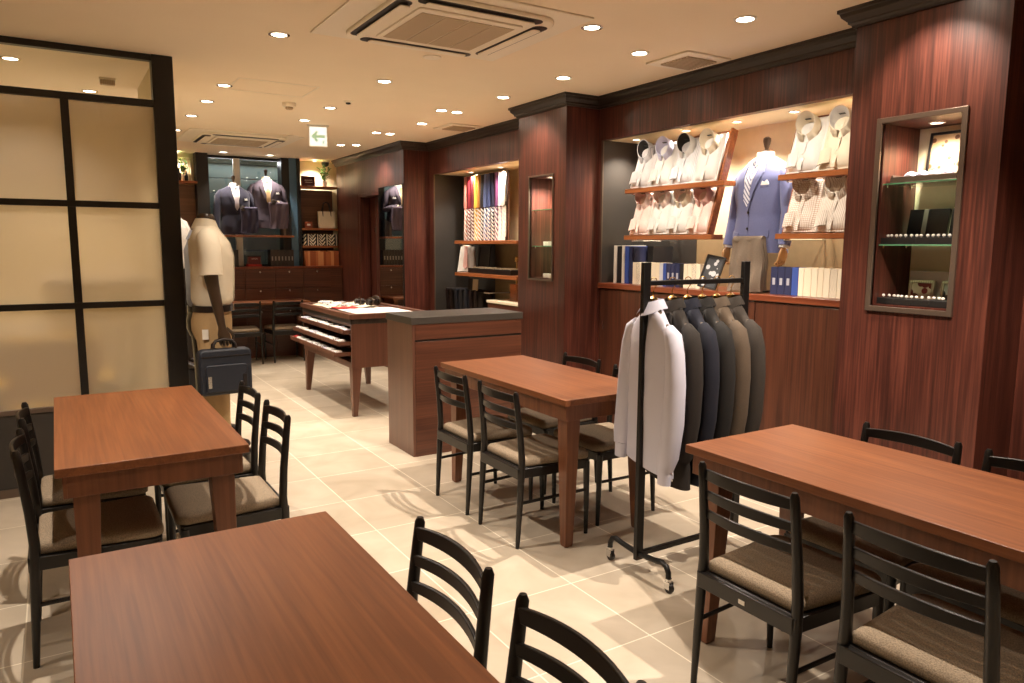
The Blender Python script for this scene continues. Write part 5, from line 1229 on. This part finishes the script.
# ------------------------------------------------------------------ left mannequins
def shirt_mannequin(name, label, mtx, shirtm, pantm, skin, belt=True, arm='down', short=True, group=None, plinth=0.16, seedphase=0.0, collarm=None):
    """full dressed headless figure standing; front faces -y, z=0 at floor"""
    t = thing(name, label, 'mannequin', mtx=mtx, group=group)
    z0 = plinth
    if plinth:
        MB().lathe([(0.185,0),(0.185,plinth-0.02),(0.175,plinth-0.004),(0.001,plinth)], seg=40).build('base', MT['rack_black'], t, angle=40)
    # body continuous: neck+torso core
    lv = [(z0+0.935,0.158,0.105,0.108,0.0),(z0+0.97,0.164,0.122,0.122,0.0),(z0+1.10,0.165,0.128,0.118,0.0),(z0+1.24,0.175,0.132,0.122,0.0),(z0+1.32,0.185,0.116,0.118,0.005),(z0+1.37,0.175,0.085,0.090,0.012),(z0+1.405,0.110,0.066,0.075,0.016),(z0+1.425,0.062,0.056,0.060,0.018)]
    T = Torso(lv, 2.3)
    b = MB(); b.lathe([(0.050,z0+1.38),(0.052,z0+1.44),(0.050,z0+1.475),(0.040,z0+1.49),(0.001,z0+1.492)], c=(0,0.018,0), seg=24); b.build('neck', skin, t, angle=50)
    sh = T.mesh(wrinkle=0.012).build('shirt', shirtm, t, angle=70)
    # hem flare under belt line hidden; collar
    cm = collarm or shirtm
    N = 26; A = []; Bb = []
    for k in range(N+1):
        a = -PI/2+0.10*PI+1.80*PI*k/N; ca, sa = math.cos(a), math.sin(a); fr = max(0, -sa)**1.5
        A.append((0.060*ca, 0.018+0.058*sa, z0+1.462-0.012*fr)); Bb.append((0.096*ca, 0.014+(0.092)*sa, z0+1.400-0.050*fr))
    MB().loft([A, Bb, [(x*0.95, 0.018+(y-0.018)*0.95, z) for x, y, z in Bb], [(x*0.93, 0.018+(y-0.018)*0.93, z) for x, y, z in A], A], cap=False, closed=False).build('collar', cm, sh, angle=60)
    T.patch([(-0.015,z0+1.40),(0.015,z0+1.40),(0.015,z0+0.95),(-0.015,z0+0.95)], 0.002, 0.003, 'button_placket', shirtm, sh, div=4)
    T.patch([(0.05,z0+1.26),(0.12,z0+1.265),(0.12,z0+1.18),(0.085,z0+1.165),(0.05,z0+1.175)], 0.002, 0.003, 'chest_pocket', shirtm, sh, div=2)
    # sleeves and arms
    for s in (-1, 1):
        sh_p = (s*0.150,0.010,z0+1.36); el = (s*0.225,-0.005,z0+1.08); wr = (s*0.228,-0.045,z0+0.83)
        if short:
            MB().tube([(s*0.120,0.012,z0+1.365),(s*0.165,0.010,z0+1.350),(s*0.198,0.006,z0+1.29),(s*0.216,0.002,z0+1.20),(s*0.224,0.0,z0+1.125)], [0.044,0.062,0.066,0.066,0.067], seg=22, upv=(0,1,0)).build('sleeve', shirtm, sh, angle=70)
            b = MB(); b.tube([(s*0.20,0.004,z0+1.24), (s*0.222,0,z0+1.12), el, (s*0.228,-0.024,z0+0.96), wr], [0.042,0.040,0.037,0.031,0.023], seg=16); b.build('arm', skin, t, angle=75)
        else:
            MB().tube([(s*0.120,0.012,z0+1.365),(s*0.165,0.010,z0+1.350),(s*0.198,0.006,z0+1.29),(s*0.216,0.002,z0+1.20),el,(s*0.228,-0.024,z0+0.96),wr], [0.044,0.060,0.062,0.056,0.050,0.045,0.036], seg=22, upv=(0,1,0)).build('sleeve', shirtm, sh, angle=70)
        d = (Vector(wr)-Vector((s*0.228,-0.024,z0+0.96))).normalized()
        hand(t, Vector(wr)+d*0.012, tuple(d), skin, side=s, size=1.0, curl=0.75)
    # belt and trousers
    MB().loft([sup(0.167,0.118,0.120,0,z,2.3) for z in (z0+0.900,z0+0.902,z0+0.936,z0+0.938)]).build('belt', MT['leather'], t, angle=30)
    MB().box(-0.02,0.02,-0.124,-0.116,z0+0.898,z0+0.941).build('belt_buckle', MT['chrome'], t, bevel=0.002)
    rings = []
    b = MB(); b.loft([sup(0.160,0.104,0.108,0,z0+0.925,2.3), sup(0.170,0.112,0.125,0.004,z0+0.84,2.3), sup(0.174,0.110,0.125,0.004,z0+0.78,2.4), sup(0.170,0.100,0.110,0.0,z0+0.73,2.6)]);
    for s in (-1, 1):
        b.loft([sup(rx,ry,ry,cy,z,2.2,28,s*cx) for z, rx, ry, cx, cy in ((z0+0.78,0.084,0.105,0.086,0.0),(z0+0.66,0.082,0.095,0.090,0.0),(z0+0.45,0.070,0.082,0.092,0.004),(z0+0.22,0.062,0.078,0.094,0.006),(z0+0.05,0.060,0.080,0.096,0.0))])
    b.build('trousers', pantm, t, angle=70)
    for s in (-1, 1):
        b = MB(); b.loft([[(s*0.096+x*1.0, y, z0+z) for x, y in rrect(-w_, w_, -l_, 0.075, 0.03, 5)] for w_, l_, z in ((0.044,0.185,0.0),(0.046,0.19,0.012),(0.044,0.18,0.030),(0.038,0.10,0.060),(0.034,0.04,0.090))]); b.build('shoe', MT['leather'], t, angle=60)
    return t
m1 = Matrix.Translation((0.815, 4.84, 0)) @ Matrix.Rotation(R(80), 4, 'Z')
man = shirt_mannequin('shirt_mannequin', 'dark mannequin in a cream short sleeved shirt and khaki trousers, holding the briefcase', m1, MT['shirt_cream'], MT['khaki'], MT['dark_mannequin'], group='dressed mannequins beside the partition')
MB().box(-0.182,-0.178,0.03,0.065,0.90,0.96).build('price_tag', MT['white'], man)
shirt_mannequin('shirt_mannequin', 'mannequin in a pale blue shirt and black trousers standing just behind the cream shirted one', Matrix.Translation((0.885, 5.55, 0)) @ Matrix.Rotation(R(84), 4, 'Z'), mat('dusty blue cotton', srgb(150,156,184), 0.85), MT['leather'], MT['dark_mannequin'], short=False, group='dressed mannequins beside the partition', plinth=0.10)
shirt_mannequin('shirt_mannequin', 'mannequin in a white shirt farthest back beside the partition post', Matrix.Translation((0.98, 7.6, 0)) @ Matrix.Rotation(R(60), 4, 'Z'), MT['shirt_white'], MT['leather'], MT['dark_mannequin'], short=False, group='dressed mannequins beside the partition', plinth=0.30)
# briefcase
t = thing('briefcase', 'black nylon briefcase hanging from the cream shirted mannequin hand', 'briefcase', (0.825, 4.60, 0.575), R(4))
b = MB(); b.prism(rrect(-0.150, 0.150, 0, 0.275, 0.03, 6), -0.04, 0.04, Matrix.Rotation(PI/2, 4, 'X')); b.build('body', MT['nylon'], t, bevel=0.012)
b = MB(); b.prism(rrect(-0.120, 0.120, 0.02, 0.185, 0.02, 5), 0.0, 0.018, Matrix.Translation((0,-0.038,0)) @ Matrix.Rotation(PI/2, 4, 'X')); b.build('front_pocket', MT['nylon'], t, bevel=0.006)
b = MB(); b.tube([(-0.14,-0.043,0.235),(0.14,-0.043,0.235)], 0.003, seg=6); b.build('zip', MT['leather'], t)
for s in (-1, 1):
    b = MB(); b.tube([(-0.065,s*0.020,0.268),(-0.062,s*0.016,0.300),(-0.045,s*0.010,0.322),(0,s*0.006,0.330),(0.045,s*0.010,0.322),(0.062,s*0.016,0.300),(0.065,s*0.020,0.268)], 0.008, seg=8); b.build('handle', MT['leather'], t, angle=80)
    MB().box(s*0.10-0.010, s*0.10+0.010, -0.060, -0.056, 0.05, 0.12).build('buckle_strap', MT['chrome'] if s < 0 else MT['leather'], t)

# ------------------------------------------------------------------ things seen dimly behind the frosted glass
t = thing('glare_counter', 'pale counter added for the white glare behind the frosted glass', 'counter', (0.20, 6.45, 0)); MB().box(-0.28,0.36,-0.2,0.2,0,1.18).build('body', MT['cream'], t, bevel=0.004); MB().box(-0.30,0.37,-0.22,0.22,1.18,1.21).build('top', MT['white'], t, bevel=0.003)  # white counter put in to give the glare in the right pane
t = thing('low_cabinet', 'cream cabinet blurred behind the lower frosted panes', 'cabinet', (-0.9, 7.1, 0)); MB().box(-0.9,0.9,-0.22,0.22,0,0.75).build('body', MT['ledge_wood'], t); MB().box(-0.92,0.92,-0.24,0.24,0.75,0.78).build('top', MT['white'], t)
plant('potted_plant', 'green plant blurred at the foot of the frosted glass beside the end post', (0.30, 5.32, 0.0), 0.62, 0.20, 26, 11)
yl = mat('yellow upholstery', srgb(196,160,50), 0.9)
t = thing('armchair', 'yellow armchair blurred behind the lower frosted glass', 'armchair', (-0.05, 5.62, 0))
MB().prism(rrect(-0.30,0.30,-0.26,0.26,0.08), 0.18, 0.42).build('seat', yl, t, bevel=0.03); MB().prism(rrect(-0.30,0.30,0.16,0.30,0.06), 0.42, 0.85).build('backrest', yl, t, bevel=0.03)
for s in (-1, 1): MB().prism(rrect(s*0.30-0.05,s*0.30+0.05,-0.26,0.24,0.04), 0.2, 0.60).build('armrest', yl, t, bevel=0.02)
for sx_ in (-1,1):
    for sy_ in (-1,1): MB().tube([(sx_*0.25,sy_*0.2,0),(sx_*0.24,sy_*0.19,0.18)], [0.014,0.02], seg=10).build('leg', MT['black'], t)
